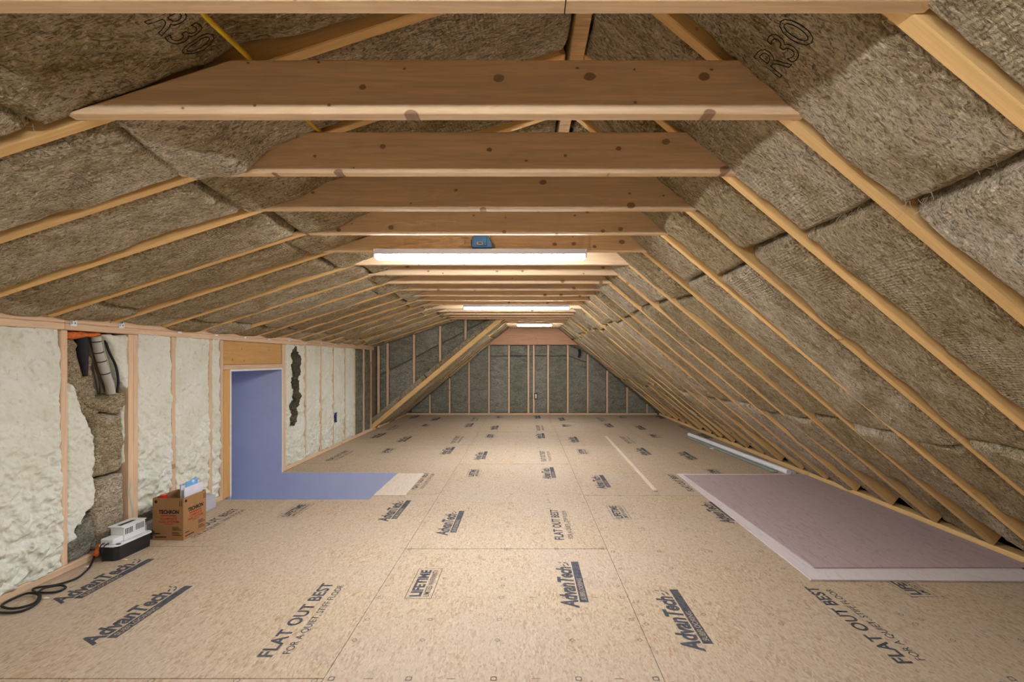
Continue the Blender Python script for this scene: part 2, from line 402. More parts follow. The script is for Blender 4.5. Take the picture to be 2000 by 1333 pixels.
def fibres_mesh(pts, seed, n, spread=0.05, ln=(0.02, 0.05), w=0.0007, lift=0.6):
    r = random.Random(seed); V = []; Fc = []
    for k in range(n):
        c = r.choice(pts); p = Vector((c[0] + r.gauss(0, spread), c[1] + r.gauss(0, spread * 0.6), c[2] + r.uniform(-0.004, 0.004)))
        a = r.uniform(0, 2 * math.pi); d = Vector((math.cos(a), math.sin(a), r.uniform(0.0, lift))).normalized()
        L = r.uniform(*ln); q = p.copy(); b = len(V); m = 4
        for i in range(m + 1):
            sd = d.cross(Vector((0.3, 0.2, 1))).normalized() * w * (1 - 0.7 * i / m)
            V += [q - sd, q + sd]
            d = (d + Vector((r.gauss(0, 0.35), r.gauss(0, 0.35), r.gauss(-0.05, 0.2)))).normalized(); q = q + d * L / m
        for i in range(m): Fc.append((b + 2 * i, b + 2 * i + 1, b + 2 * i + 3, b + 2 * i + 2))
    return mesh('fibres', V, Fc, M_FIB)

def patch_mesh(poly, res, seed, th=0.03, amp=0.012, er=0.02, freq=9.0, mat=None, skirt=0.05, rough_edge=0.006):
    """lumpy slab over any polygon (local xy), ragged outline, rounded rim"""
    P = np.array(poly, float); lo, hi = P.min(0) - res, P.max(0) + res
    gx, gy = np.meshgrid(np.arange(lo[0], hi[0] + res, res), np.arange(lo[1], hi[1] + res, res), indexing='ij')
    px = gx + rough_edge * fbm(gx * 40, gy * 40, seed + 60, 3); py = gy + rough_edge * fbm(gx * 40, gy * 40, seed + 70, 3)
    ins = np.zeros(gx.shape, bool); dist = np.full(gx.shape, 9.0)
    for i in range(len(P)):
        a, b = P[i], P[(i + 1) % len(P)]
        c = ((a[1] > py) != (b[1] > py)) & (px < (b[0] - a[0]) * (py - a[1]) / (b[1] - a[1] + 1e-12) + a[0]); ins ^= c
        ab = b - a; tt = np.clip(((px - a[0]) * ab[0] + (py - a[1]) * ab[1]) / (ab @ ab + 1e-12), 0, 1)
        dist = np.minimum(dist, np.hypot(px - a[0] - tt * ab[0], py - a[1] - tt * ab[1]))
    e = 1 - np.clip(dist / er, 0, 1)
    z = th - er * e ** 2 + amp * fbm(gx * freq, gy * freq, seed, 4)
    n, m = gx.shape; idx = -np.ones((n, m), int); V = []; Fc = []
    for i in range(n):
        for j in range(m):
            if ins[i, j]: idx[i, j] = len(V); V.append((gx[i, j], gy[i, j], z[i, j]))
    ed = {}
    for i in range(n - 1):
        for j in range(m - 1):
            q = (idx[i, j], idx[i + 1, j], idx[i + 1, j + 1], idx[i, j + 1])
            q = tuple(k for k in q if k >= 0)
            if len(q) >= 3:
                Fc.append(q)
                for k in range(len(q)): ed[(q[k], q[(k + 1) % len(q)])] = 1
    low = {}
    for (a, b) in list(ed):
        if (b, a) not in ed:
            for k in (a, b):
                if k not in low: low[k] = len(V); V.append((V[k][0], V[k][1], -skirt))
            Fc.append((b, a, low[a], low[b]))
    return mesh('patch', V, Fc, mat, True)

def cells_mesh(x0, x1, y0, y1, z0, z1, hole, mat):
    """flat board with a rectangular hole/notch cut out of it"""
    hx0, hx1, hy0, hy1 = hole
    xs = sorted({x0, x1} | {h for h in (hx0, hx1) if x0 < h < x1}); ys = sorted({y0, y1} | {h for h in (hy0, hy1) if y0 < h < y1})
    bm = bmesh.new(); vt = {}
    def v(x, y, z):
        k = (round(x, 5), round(y, 5), round(z, 5))
        if k not in vt: vt[k] = bm.verts.new((x, y, z))
        return vt[k]
    keep = {}
    for i in range(len(xs) - 1):
        for j in range(len(ys) - 1):
            cx, cy = (xs[i] + xs[i + 1]) / 2, (ys[j] + ys[j + 1]) / 2
            keep[i, j] = not (hx0 < cx < hx1 and hy0 < cy < hy1)
    for (i, j), k in keep.items():
        if not k: continue
        a, b, c, d = xs[i], xs[i + 1], ys[j], ys[j + 1]
        bm.faces.new((v(a, c, z1), v(b, c, z1), v(b, d, z1), v(a, d, z1))); bm.faces.new((v(a, d, z0), v(b, d, z0), v(b, c, z0), v(a, c, z0)))
        for (di, dj, p, q) in ((-1, 0, (a, d), (a, c)), (1, 0, (b, c), (b, d)), (0, -1, (a, c), (b, c)), (0, 1, (b, d), (a, d))):
            if not keep.get((i + di, j + dj), False):
                bm.faces.new((v(*p, z0), v(*q, z0), v(*q, z1), v(*p, z1)))
    return bm_to('board', bm, mat)

def text_mesh(body, size, mat, shear=0.0, offset=0.0, spacing=1.0, align='LEFT', xs=1.0, outline=0.0):
    cu = bpy.data.curves.new('lettering', 'FONT'); cu.body = body; cu.size = size; cu.shear = shear; cu.offset = offset
    cu.space_character = spacing; cu.align_x = align; cu.resolution_u = 3
    if outline: cu.fill_mode = 'NONE'; cu.bevel_depth = outline; cu.bevel_resolution = 0
    o = bpy.data.objects.new('lettering', cu); COL.objects.link(o); bpy.context.view_layer.update()
    me = bpy.data.meshes.new_from_object(o.evaluated_get(bpy.context.evaluated_depsgraph_get()))
    bpy.data.objects.remove(o); bpy.data.curves.remove(cu)
    if xs != 1.0:
        me.transform(Matrix.Diagonal((xs, 1, 1, 1)))
    me.materials.clear(); me.materials.append(mat); return me
def fit(me, width):
    xs = [v.co.x for v in me.vertices]; k = width / (max(xs) - min(xs)); m0 = min(xs)
    for v in me.vertices: v.co.x = (v.co.x - m0) * k
    return me
def join_meshes(parts, name, mat):
    """parts: list of (mesh, matrix)"""
    bm = bmesh.new()
    for me, mx in parts:
        c = me.copy(); c.transform(mx); bm.from_mesh(c); bpy.data.meshes.remove(c)
    return bm_to(name, bm, mat)
def flat_poly(polys, mat, name='print'):
    V, Fc = [], []
    for p in polys:
        b = len(V); V += [(x, y, 0) for x, y in p]; Fc.append(tuple(range(b, b + len(p))))
    return mesh(name, V, Fc, mat)
def rect(x0, x1, y0, y1): return [(x0, y0), (x1, y0), (x1, y1), (x0, y1)]

# ================================================================== FLOOR
HOLE = (-2.62, -1.27, 4.06, 5.035)
floor = obj('floor', cells_mesh(-2.62, 3.4, Y_REAR, Y_BACK + 0.1, -0.06, -0.0225, (-2.7, HOLE[1], HOLE[2], HOLE[3]), M_DARKGAP))
tag(floor, 'attic floor of tan printed subfloor boards', kind='structure')

LOGO_T = text_mesh('AdvanTech', 0.112, M_INK, 0.22, 0.0040, 0.98); fit(LOGO_T, 0.455)
bar = flat_poly([rect(0.055, 0.525, 0.0, 0.041)], M_INK)
sw = []
for (cx, cy, L, a, w) in ((0.485, 0.062, 0.036, 0.25, 0.011), (0.475, 0.084, 0.034, 0.35, 0.010), (0.510, 0.076, 0.030, 1.05, 0.009), (0.515, 0.106, 0.028, 1.1, 0.008)):
    ca, sa = math.cos(a), math.sin(a)
    sw.append([(cx + ca * u * L - sa * v_ * w, cy + sa * u * L + ca * v_ * w) for u, v_ in ((-0.5, 0), (-0.2, -0.42), (0.3, -0.4), (0.5, 0.05), (0.2, 0.45), (-0.25, 0.4))])
LOGO = join_meshes([(LOGO_T, Matrix.Translation((0, 0.052, 0))), (bar, Matrix()), (flat_poly(sw, M_INK), Matrix())], 'logo', M_INK)
LOGO_SUB = fit(text_mesh('SUBFLOORING', 0.034, M_INKOSB, 0.1, 0.0004, 1.0), 0.235)
SLOGAN = join_meshes([(fit(text_mesh('FLAT OUT BEST', 0.082, M_INK, 0, 0.0022, 1.05), 0.63), Matrix.Translation((0, 0.062, 0))),
                      (fit(text_mesh('FOR A QUIET, STIFF FLOOR', 0.045, M_INK, 0, 0.0002, 1.02), 0.585), Matrix.Translation((0.02, 0.0, 0)))], 'slogan', M_INK)
bd = 0.0028
frame = flat_poly([rect(0, 0.345, 0, bd), rect(0, 0.345, 0.13 - bd, 0.13), rect(0, bd, 0, 0.13), rect(0.345 - bd, 0.345, 0, 0.13)], M_INK)
STAMP = join_meshes([(frame, Matrix()), (fit(text_mesh('LIFETIME', 0.075, M_INK, 0, 0.003, 1.0), 0.30), Matrix.Translation((0.022, 0.058, 0))),
                     (fit(text_mesh('LIMITED WARRANTY', 0.042, M_INK, 0, 0.0002, 1.0), 0.30), Matrix.Translation((0.022, 0.017, 0)))], 'stamp', M_INK)

def ring_poly(cx, cy, r, n, w, rot=0.0, sx=1.0):
    out = []
    for k in range(n):
        a, b = rot + k * 2 * math.pi / n, rot + (k + 1) * 2 * math.pi / n
        out.append([(cx + r * sx * math.cos(a), cy + r * math.sin(a)), (cx + r * sx * math.cos(b), cy + r * math.sin(b)),
                    (cx + (r - w) * sx * math.cos(b), cy + (r - w) * math.sin(b)), (cx + (r - w) * sx * math.cos(a), cy + (r - w) * math.sin(a))])
    return out
NP = []
for cx in (0.028, 0.305, 0.61, 0.915, 1.192):
    for k in range(0, 7): NP += ring_poly(cx, min(max(k * 0.4064, 0.012), 2.428), 0.0115, 8, 0.0022)
    for k in range(1, 5): NP += ring_poly(cx, k * 0.4877, 0.0125, 4, 0.003)
    for k in range(1, 4): NP += ring_poly(cx, k * 0.6096, 0.016, 4, 0.0025, math.pi / 4)
for cx in (0.16, 0.457, 0.762, 1.06):
    for k in range(1, 4): NP.append(rect(cx - 0.016, cx + 0.016, k * 0.6096 - 0.0012, k * 0.6096 + 0.0012))
NAILS = flat_poly(NP, M_INKF, 'fastener_marks')
ZP = 0.0006
cols = [(-3.16, 3.04), (-1.94, 1.78), (-0.72, 3.0), (0.50, 1.74), (1.72, 3.0)]
for ci, (cx0, sy) in enumerate(cols):
    for k in range(-3, 5):
        y0 = sy + 2.44 * (k); y1 = y0 + 2.44
        if y1 < -0.6 or y0 > Y_BACK: continue
        a, b = max(cx0, -2.60) + 0.0014, min(cx0 + 1.22, 2.93) - 0.0014
        spans = [(max(y0, Y_REAR) + 0.0028, min(y1, Y_BACK + 0.08) - 0.0028)]
        if ci == 0 and y0 < HOLE[2] and y1 > HOLE[3]: spans = [(y0 + 0.0028, HOLE[2]), (HOLE[3], y1 - 0.0028)]
        for (ya, yb) in spans:
            p = obj('subfloor_panel', cells_mesh(a, b, ya, yb, -0.02, 0.0, HOLE if ci in (0, 1) else (-99, -98, -99, -98), M_OSB), floor)
            def mark(nm, me, lx, ly, z=ZP):
                X, Y = cx0 + lx, y0 + ly
                if not (a < X - 0.02 and X < b and ya - 0.05 < Y < yb - 0.2): return None
                if HOLE[2] - 0.05 < Y < HOLE[3] and X < HOLE[1] + 0.16: return None
                o = obj(nm, me, p); o.location = (X, Y, z); o.rotation_euler = (0, 0, math.pi / 2); return o
            dx, dy = rng.uniform(-0.015, 0.015), rng.uniform(-0.02, 0.02)
            for lx, ly in ((0.275, 0.215), (1.035, 1.74)):
                mark('printed_logo', LOGO, lx + dx, ly + dy)
                o = mark('printed_subtitle', LOGO_SUB, lx + dx - 0.008, ly + dy + 0.075, ZP + 0.0004)
            mark('printed_slogan', SLOGAN, 1.04 + dx, 0.14 + dy)
            mark('printed_warranty_stamp', STAMP, 0.285 + dx, 1.83 + dy)
            if a <= cx0 + 0.02 and cx0 + 1.2 <= b and not (ci == 1 and y0 < HOLE[3] and y1 > HOLE[2]):
                o = obj('fastener_marks', NAILS, p); o.location = (cx0, y0, ZP); o['kind'] = 'stuff'

# ================================================================== RIGHT ROOF SLOPE
sr = 1 / math.hypot(1, 0.84); dR = Vector((sr, 0, -0.84 * sr)); nR = Vector((-0.84 * sr, 0, -sr))
sl = 1 / math.hypot(1, 0.325); dL = Vector((-sl, 0, -0.325 * sl)); nL = Vector((0.325 * sl, 0, -sl))
dG = Vector((-sr, 0, -0.84 * sr)); nG = Vector((0.84 * sr, 0, -sr))
def slab(name, p0, p1, nrm, y0, y1, mat, off=0.25, th=0.02):
    a, b = Vector(p0) - Vector(nrm) * off, Vector(p1) - Vector(nrm) * off; c, d = b - Vector(nrm) * th, a - Vector(nrm) * th
    return obj(name, bm_to(name, prism_bm([(q.x, q.z) for q in (a, b, c, d)], y0, y1), mat))
X_RB = 2.786                                   # where the right rafters land on the plate
ceil_r = tag(slab('ceiling_right', (-0.3, 0, zr(-0.3)), (3.05, 0, zr(3.05)), nR, Y_REAR, Y_BACK + 0.12, M_SHEATH), 'steep roof slope on the right, golden rafters with stone wool batts between', kind='structure')
LR = (X_RB - 0.205) / sr
for n in range(-3, 23):
    member('rafter', (0.205, ty(n) + 0.038, zr(0.205)), dR, (0, -1, 0), nR, LR, 0.038, 0.235, M_RAFT, ceil_r)
def ux(x): return (x - 0.205) / sr
def slope_batts(parent, seams, y0, y1, org, d, n, side, seed, near, droop=None):
    """soft batts in one rafter bay; seams: distances along the slope"""
    Wd = y1 - y0
    for i in range(len(seams) - 1):
        a, b = seams[i] + 0.003, seams[i + 1] - 0.003
        r = random.Random(seed * 10 + i)
        skew = r.uniform(-0.03, 0.03)
        nu, nv = (max(4, int((b - a) * (34 if near else 14))), 20 if near else 9)
        me = batt_mesh([(a + skew * (i > 0), 0), (b + (skew * 0.6 if i < len(seams) - 2 else 0), 0), (b, Wd), (a, Wd)], nu, nv, seed * 3.7 + i, r.uniform(-0.018, -0.002), r.uniform(0.010, 0.026),
                       r.uniform(0.012, 0.022), r.uniform(0.006, 0.02), r.uniform(0.022, 0.04), 0.15, M_WOOL)
        if droop and i == droop[0]:
            for v in me.vertices:
                if v.co.z > -0.1:
                    k = math.exp(-((v.co.x - droop[1]) / droop[2]) ** 2) * max(0.0, min(1.0, ((1 - v.co.y / Wd if len(droop) > 4 else v.co.y / Wd) - 0.15) / 0.6))
                    v.co.z += droop[3] * k * (1 + 0.35 * math.sin(v.co.x * 23 + i))
            me.update()
        o = obj('insulation_batt', me, parent, basis(org, d, side, n))
        if near:
            vs = me.vertices; pk = [vs[r.randrange(len(vs) // 2)].co.copy() for _ in range(7)]
            pk += [Vector((a + 0.01, r.uniform(0.05, Wd - 0.05), 0.004)) for _ in range(3)]
            pk = [q for q in pk if q.z > -0.05]
            f = obj('loose_fibres', fibres_mesh(pk, seed * 77 + i, 150, 0.035), o); f['kind'] = 'stuff'
for n in range(-3, 23):
    y0 = ty(n) + 0.038; y1 = ty(n + 1) if n < 22 else Y_BACK
    r = random.Random(n * 13 + 5)
    sm = [-0.002, ux(0.985 + r.uniform(-0.04, 0.04)), ux(1.93 + r.uniform(-0.05, 0.05)), ux(X_RB + 0.015)]
    slope_batts(ceil_r, sm, 0.0, y1 - y0 - 0.002, (0.205, y1 - 0.001, zr(0.205)), dR, nR, (0, -1, 0), 100 + n, -1 <= n <= 5, (2, LR, r.uniform(0.35, 0.6), r.choice((-0.03, -0.06, -0.085, -0.10)), 1) if n > 0 else None)
# plate the right rafters stand on
for k, (a, b) in enumerate(((Y_REAR, 1.2), (1.2, 4.86), (4.86, 8.3), (8.3, Y_BACK))):
    obj('sole_plate', beam_mesh(b - a - 0.002, 0.09, 0.041, M_RAFT), ceil_r, basis((X_RB + 0.09, a + 0.001, 0.041), (0, 1, 0), (-1, 0, 0), (0, 0, 1)))

# ================================================================== LEFT (DORMER) ROOF SLOPE
ceil_l = tag(slab('ceiling_left', (0.6, 0, zl(0.6)), (-2.75, 0, zl(-2.75)), nL, Y_REAR, Y_CHEEK + 0.12, M_SHEATH), 'shallow dormer roof slope over the foam wall, pine rafters and stone wool', kind='structure')
XL0, XL1 = 0.145, -2.44
LL = (XL0 - XL1) / sl
def ul(x): return (XL0 - x) / sl
for n in range(-3, 18):
    member('rafter', (XL0, ty(n), zl(XL0)), dL, (0, 1, 0), nL, LL, 0.038, 0.235, M_RAFT, ceil_l)
member('rafter', (XL0, Y_CHEEK + 0.0, zl(XL0)), dL, (0, 1, 0), nL, LL, 0.038, 0.235, M_RAFT, ceil_l)
for n in range(-3, 18):
    y0 = ty(n) + 0.038; y1 = ty(n + 1) if n < 17 else Y_CHEEK
    r = random.Random(n * 17 + 3)
    sm = [-0.01, ul(-1.22 + r.uniform(-0.1, 0.1)), ul(-2.27 + r.uniform(-0.05, 0.05)), ul(-2.47)]
    slope_batts(ceil_l, sm, 0.0, y1 - y0 - 0.002, (XL0, y0 + 0.001, zl(XL0)), dL, nL, (0, 1, 0), 300 + n, -1 <= n <= 5, {-1: (0, 0.9, 0.3, -0.02), 0: (0, 0.90, 0.24, -0.024), 1: (0, 1.26, 0.20, 0.065), 2: (0, 1.2, 0.2, 0.022), 3: (0, 1.15, 0.2, 0.03)}.get(n))

# ================================================================== LEFT SLOPE BEYOND THE DORMER
ceil_g = tag(slab('ceiling_gable', (0.3, 0, zg(0.3)), (-2.7, 0, zg(-2.7)), nG, Y_CHEEK + 0.16, Y_BACK + 0.1, M_SHEATH), 'steep roof slope at the far gable end, beyond the dormer', kind='structure')
XG0, XG1 = 0.145, -2.455
LG = (XG0 - XG1) / sr
gy = [8.04, 8.078] + [8.04 + SP * k for k in range(1, 6)]
for y in gy:
    member('rafter', (XG0, y, zg(XG0)), dG, (0, 1, 0), nG, LG, 0.036, 0.07 if y < 8.1 else 0.235, M_RAFT, ceil_g)
gy2 = gy[1:] + [Y_BACK]
for k in range(len(gy2) - 1):
    y0, y1 = gy2[k] + 0.037, gy2[k + 1]
    if y1 - y0 < 0.06: continue
    slope_batts(ceil_g, [-0.01, 1.0, 2.2, LG], 0, y1 - y0 - 0.002, (XG0, y0 + 0.001, zg(XG0)), dG, nG, (0, 1, 0), 500 + k, False)
obj('sole_plate', beam_mesh(Y_BACK - 8.12, 0.09, 0.041, M_RAFT), ceil_g, basis((-2.447, 8.119, 0.041), (0, 1, 0), (-1, 0, 0), (0, 0, 1)))

# ridge beam
rb = box('ridge_beam', RIDGE_X - 0.024, RIDGE_X + 0.024, Y_REAR, Y_BACK, EYE + 1.035, EYE + 1.32, M_LVL, None, 0.002)
tag(rb, 'laminated ridge beam glimpsed above the collar ties at the roof peak', 'beam')

# ================================================================== COLLAR TIES
def tie_mesh(gable):
    zb, zt = TIE_Z, TIE_Z + 0.14; inv = (lambda z: (z - EYE - 0.938) / 0.84) if gable else (lambda z: (z - EYE - 1.015) / 0.325)
    invr = lambda z: (EYE + 1.235 - z) / 0.84
    ex = 0.02
    poly = [(inv(zb) - ex, zb), (invr(zb) + ex, zb), (invr(zt) + ex, zt), (inv(zt) - ex, zt)]
    me = bm_to('tie', prism_bm(poly, -0.038, 0.0, 0.004), M_TIE); return me
TIE_A, TIE_B = tie_mesh(False), tie_mesh(True)
ord_ = {1: 'broad pine collar tie, second from the camera, with round knots and lit lower edge',
        2: 'pine collar tie third from the camera, small scattered knots, end tucked behind drooping insulation',
        3: 'pine collar tie fourth from the camera, with two large oval knots',
        4: 'pine collar tie fifth from the camera, just before the blue box',
        5: 'pine collar tie carrying the blue box and the nearest visible shop light',
        6: 'brightly lit pine collar tie just behind the nearest visible shop light',
        7: 'pale pine collar tie, second beyond the nearest visible shop light',
        8: 'pine collar tie, third beyond the nearest visible shop light',
        9: 'pine collar tie, fourth beyond the nearest visible shop light',
        10: 'pine collar tie two before the middle shop light',
        11: 'pine collar tie one before the middle shop light',
        12: 'pine collar tie that carries the middle shop light',
        19: 'short pine collar tie that carries the far shop light'}
for n in range(-2, 23):
    me = TIE_A if n <= 17 else TIE_B
    o = obj('collar_tie', me); o.location = (0, ty(n), 0)
    if n < 0: lab = {-1: 'pine collar tie straight above the camera, in front of the overhead light', -2: 'pine collar tie that carries the shop light above the camera'}[n]
    elif n == 0: lab = 'nearest pine collar tie, seen from below with a dark pencil mark across it'
    elif n in ord_: lab = ord_[n]
    elif n <= 17: lab = ('first', 'second', 'third', 'fourth', 'last')[n - 13] + ' pine collar tie beyond the middle shop light, before the dormer ends'
    else: lab = {18: 'short pine collar tie just before the far shop light', 20: 'short pine collar tie just behind the far shop light', 21: 'short pine collar tie two behind the far shop light', 22: 'farthest short pine collar tie, next to the reddish gable board'}[n]
    tag(o, lab, 'beam', 'pine collar ties across the attic')
    if n == 0:
        box('pencil_mark', 0.0725, 0.0745, ty(0) - 0.037, ty(0) - 0.002, TIE_Z - 0.0006, TIE_Z + 0.0005, M_PRK, o, 0)
        o.children[0].matrix_parent_inverse = Matrix.Translation((0, -ty(0), 0))

# ================================================================== SHOP LIGHTS
def shop_light(y, x0, x1, label):
    L = x1 - x0; t = empty('shop_light', ((x0 + x1) / 2, y, TIE_Z - 0.068)); tag(t, label, 'light fixture', 'ceiling shop lights')
    def put(nm, me): return obj(nm, me, t)
    h = L / 2
    bm = prism_bm([(-0.045, 0.036), (0.045, 0.036), (0.043, 0.0675), (-0.043, 0.0675)], -h, h, 0.003)
    bmesh.ops.rotate(bm, verts=bm.verts[:], cent=(0, 0, 0), matrix=Matrix.Rotation(math.pi / 2, 3, 'Z')); put('housing', bm_to('housing', bm, M_HOUSE))
    prof = [(-0.036, 0.036)] + [(-0.036 * math.cos(a), 0.036 - 0.025 * math.sin(a) ** 0.6) for a in [math.pi * k / 12 for k in range(1, 12)]] + [(0.036, 0.036)]
    bm = prism_bm(prof, -h + 0.012, h - 0.012); bmesh.ops.rotate(bm, verts=bm.verts[:], cent=(0, 0, 0), matrix=Matrix.Rotation(math.pi / 2, 3, 'Z'))
    put('diffuser', bm_to('diffuser', bm, M_LAMP))
    for s in (-1, 1):
        put('end_cap', bm_to('end_cap', box_bm(s * h - 0.006 - s * 0.006, s * h + 0.006 - s * 0.006, -0.044, 0.044, 0.016, 0.066, 0.004), M_WHITE))
    return t
shop_light(ty(-2) - 0.06, -0.86, 0.36, 'shop light hung above the camera position')
shop_light(ty(5) - 0.07, -0.862, 0.357, 'nearest visible white LED shop light, glowing under the tie with the blue box')
shop_light(ty(12) - 0.07, -0.70, 0.52, 'glowing LED shop light in the middle of the row')
shop_light(ty(19) - 0.07, -0.13, 0.48, 'shortest and farthest glowing light, in front of the reddish gable board')

# blue electrical box on the fifth tie
yb = ty(5) - 0.038
t = empty('electrical_box', (-0.245, yb, EYE + 0.645)); tag(t, 'blue plastic electrical box screwed to a collar tie above the light', 'electrical box')
bm = prism_bm([(-0.056, 0), (0.058, 0), (0.058, 0.03), (0.036, 0.07), (-0.044, 0.07), (-0.056, 0.058)], -0.052, 0, 0.003)
obj('body', bm_to('body', bm, M_BLUE), t)
obj('cover', bm_to('cover', box_bm(-0.046, 0.030, -0.057, -0.0525, 0.008, 0.062, 0.002), M_BLUE), t)
obj('sticker', bm_to('sticker', box_bm(-0.028, 0.008, -0.0585, -0.0571, 0.016, 0.032), M_WHITE), t)
obj('sticker_print', bm_to('sticker_print', box_bm(-0.020, 0.002, -0.0592, -0.0586, 0.021, 0.027), M_PRK), t)
obj('cable_clamp', bm_to('cable_clamp', box_bm(0.034, 0.048, -0.034, -0.02, 0.06, 0.084, 0.002), M_YEL), t)
obj('bracket', bm_to('bracket', box_bm(-0.064, -0.0565, -0.03, -0.012, 0.018, 0.05, 0.002), M_NAVY), t)

# yellow cable lying on the ties
cz = TIE_Z + 0.1472
cpts = [(-0.715, ty(-2) - 0.02, cz), (-0.715, ty(-1) - 0.02, cz), (-0.714, ty(-1) + 0.18, cz - 0.012), (-0.714, ty(0) - 0.019, cz), (-0.713, ty(0) + 0.18, cz - 0.014), (-0.712, ty(1) - 0.019, cz), (-0.706, ty(1) + 0.18, cz - 0.010), (-0.700, ty(2) - 0.019, cz), (-0.66, ty(3) - 0.019, cz), (-0.55, ty(4) - 0.019, cz), (-0.33, 2.72, cz - 0.004), (-0.215, 2.845, cz - 0.03), (-0.204, 2.876, TIE_Z + 0.092)]
o = tube('electrical_cable', cpts, 0.0065, M_YEL, None, 8, True, 5)
tag(o, 'yellow electrical cable running over the collar ties', 'cable')

# ================================================================== LEFT WALL
bm = bmesh.new()
for (a, b, z0, z1) in ((Y_REAR, 4.13, 0, 1.40), (4.13, 5.045, 1.06, 1.40), (5.045, Y_CHEEK + 0.05, 0, 1.40)):
    box_bm(-2.66, -2.60, a, b, z0, z1, 0, 1, bm)
wl = tag(obj('wall_left', bm_to('wall_left', bm, M_SHEATH)), 'low dormer wall with pale spray foam between pine studs and a stair opening', kind='structure')
def stud_l(y0, z0=0.04, z1=1.303, w=0.038, xf=X_WALL, mat=M_STUD, nm='stud', dp=0.09):
    return member(nm, (xf, y0 + w, z0), (0, 0, 1), (0, -1, 0), (1, 0, 0), z1 - z0, w, dp, mat, wl)
for y in (0.2, 0.606, 1.012, 1.43, 1.836, 2.236, 2.636, 3.085, 3.123, 3.463, 3.872, 5.56, 5.987, 6.375, 6.79, 7.19, 7.6, 7.97):
    stud_l(y)
# plates
for (a, b) in ((Y_REAR, 2.66), (2.66, 5.6), (5.6, Y_CHEEK)):
    obj('top_plate', beam_mesh(b - a - 0.002, 0.09, 0.037, M_STUD), wl, basis((X_WALL, a, 1.342), (0, 1, 0), (-1, 0, 0), (0, 0, 1)))
    obj('top_plate', beam_mesh(b - a - 0.003, 0.09, 0.037, M_STUD), wl, basis((X_WALL, a + 0.001, 1.380), (0, 1, 0), (-1, 0, 0), (0, 0, 1)))
for (a, b) in ((Y_REAR, 2.0), (2.0, 4.04), (5.12, Y_CHEEK)):
    obj('sole_plate', beam_mesh(b - a, 0.09, 0.038, M_STUD), wl, basis((X_WALL + 0.001, a, 0.0385), (0, 1, 0), (-1, 0, 0), (0, 0, 1)))
# door framing
stud_l(4.018, 0.0, 1.303); stud_l(4.06, 0.0, 1.06, 0.085, X_WALL, M_HDR); stud_l(5.046, 0.0, 1.303, 0.038); stud_l(5.086, 0.0, 1.303, 0.034)
obj('header_board', beam_mesh(0.983, 0.09, 0.20, M_HDR), wl, basis((X_WALL - 0.012, 4.06, 1.303), (0, 1, 0), (-1, 0, 0), (0, 0, 1)))
obj('header_plate', beam_mesh(0.983, 0.09, 0.041, M_STUD), wl, basis((X_WALL, 4.06, 1.102), (0, 1, 0), (-1, 0, 0), (0, 0, 1)))
# rafter hangers on the plate
for (px, py) in ((143, 628), (237, 633), (350, 644), (422, 650), (478, 655), (525, 659), (565, 662), (598, 666), (628, 668), (655, 670)):
    Y, Z = wall_px(px, py); bm = bmesh.new()
    box_bm(X_WALL + 0.0005, X_WALL + 0.003, Y - 0.02, Y + 0.02, Z - 0.026, Z + 0.022, 0, 1, bm)
    box_bm(X_WALL + 0.003, X_WALL + 0.012, Y - 0.016, Y - 0.0135, Z - 0.016, Z + 0.018, 0, 1, bm)
    h = obj('metal_hanger', bm_to('hanger', bm, M_STEEL), wl)
    bm = bmesh.new()
    for (a, b) in ((-0.008, -0.012), (0.008, -0.010), (0.002, 0.006)):
        tube_bm([(X_WALL + 0.003, Y + a, Z + b), (X_WALL + 0.0045, Y + a, Z + b)], 0.0036, 6, bm)
    obj('nail_heads', bm_to('nails', bm, M_PRK), h)['kind'] = 'stuff'
# spray foam
FB = basis((X_WALL, 0, 0), (0, 1, 0), (0, 0, 1), (1, 0, 0))
def foam(y0, y1, z0=0.037, z1=1.311, seed=1, nu=10, nv=26, amp=0.012, z=-0.004):
    me = batt_mesh([(y0, z0), (y1, z0), (y1, z1), (y0, z1)], nu, nv, seed, z, 0.006, amp, 0.005, 0.008, 0.06, M_FOAM, 16.0)
    # lower part of the foam is lumpier
    for v in me.vertices:
        if v.co.z > -0.05:
            k = max(0.0, 1.0 - v.co.y / 0.9); v.co.z += (0.008 + 0.022 * k) * float(fbm(np.array(v.co.x * 26.0), np.array(v.co.y * 34.0), seed + 2, 3))
    me.update(); return obj('spray_foam', me, wl, FB)
for k, y in enumerate((0.238, 0.644, 1.05, 1.468, 1.874)): foam(y, y + 0.365, seed=20 + k)
foam(2.230, 2.634, seed=31, nu=60, nv=170, amp=0.018, z=-0.002)
foam(3.161, 3.462, seed=32, nu=40, nv=130, amp=0.015); foam(3.502, 3.871, seed=33, nu=36, nv=110, amp=0.015); foam(3.911, 4.012, seed=34, nu=12, nv=90)
for k, (a, b) in enumerate(((5.122, 5.558), (5.60, 5.985), (6.027, 6.373), (6.415, 6.788), (6.83, 7.188))): foam(a, b, seed=40 + k, nu=18, nv=50)
# stone wool in the two last bays
for k, (a, b) in enumerate(((7.23, 7.598), (7.64, 7.968))):
    obj('insulation_batt', batt_mesh([(a, 0.042), (b, 0.042), (b, 1.30), (a, 1.30)], 9, 26, 60 + k, -0.012, 0.008, 0.012, 0.006, 0.02, 0.06, M_WOOLG), wl, FB)
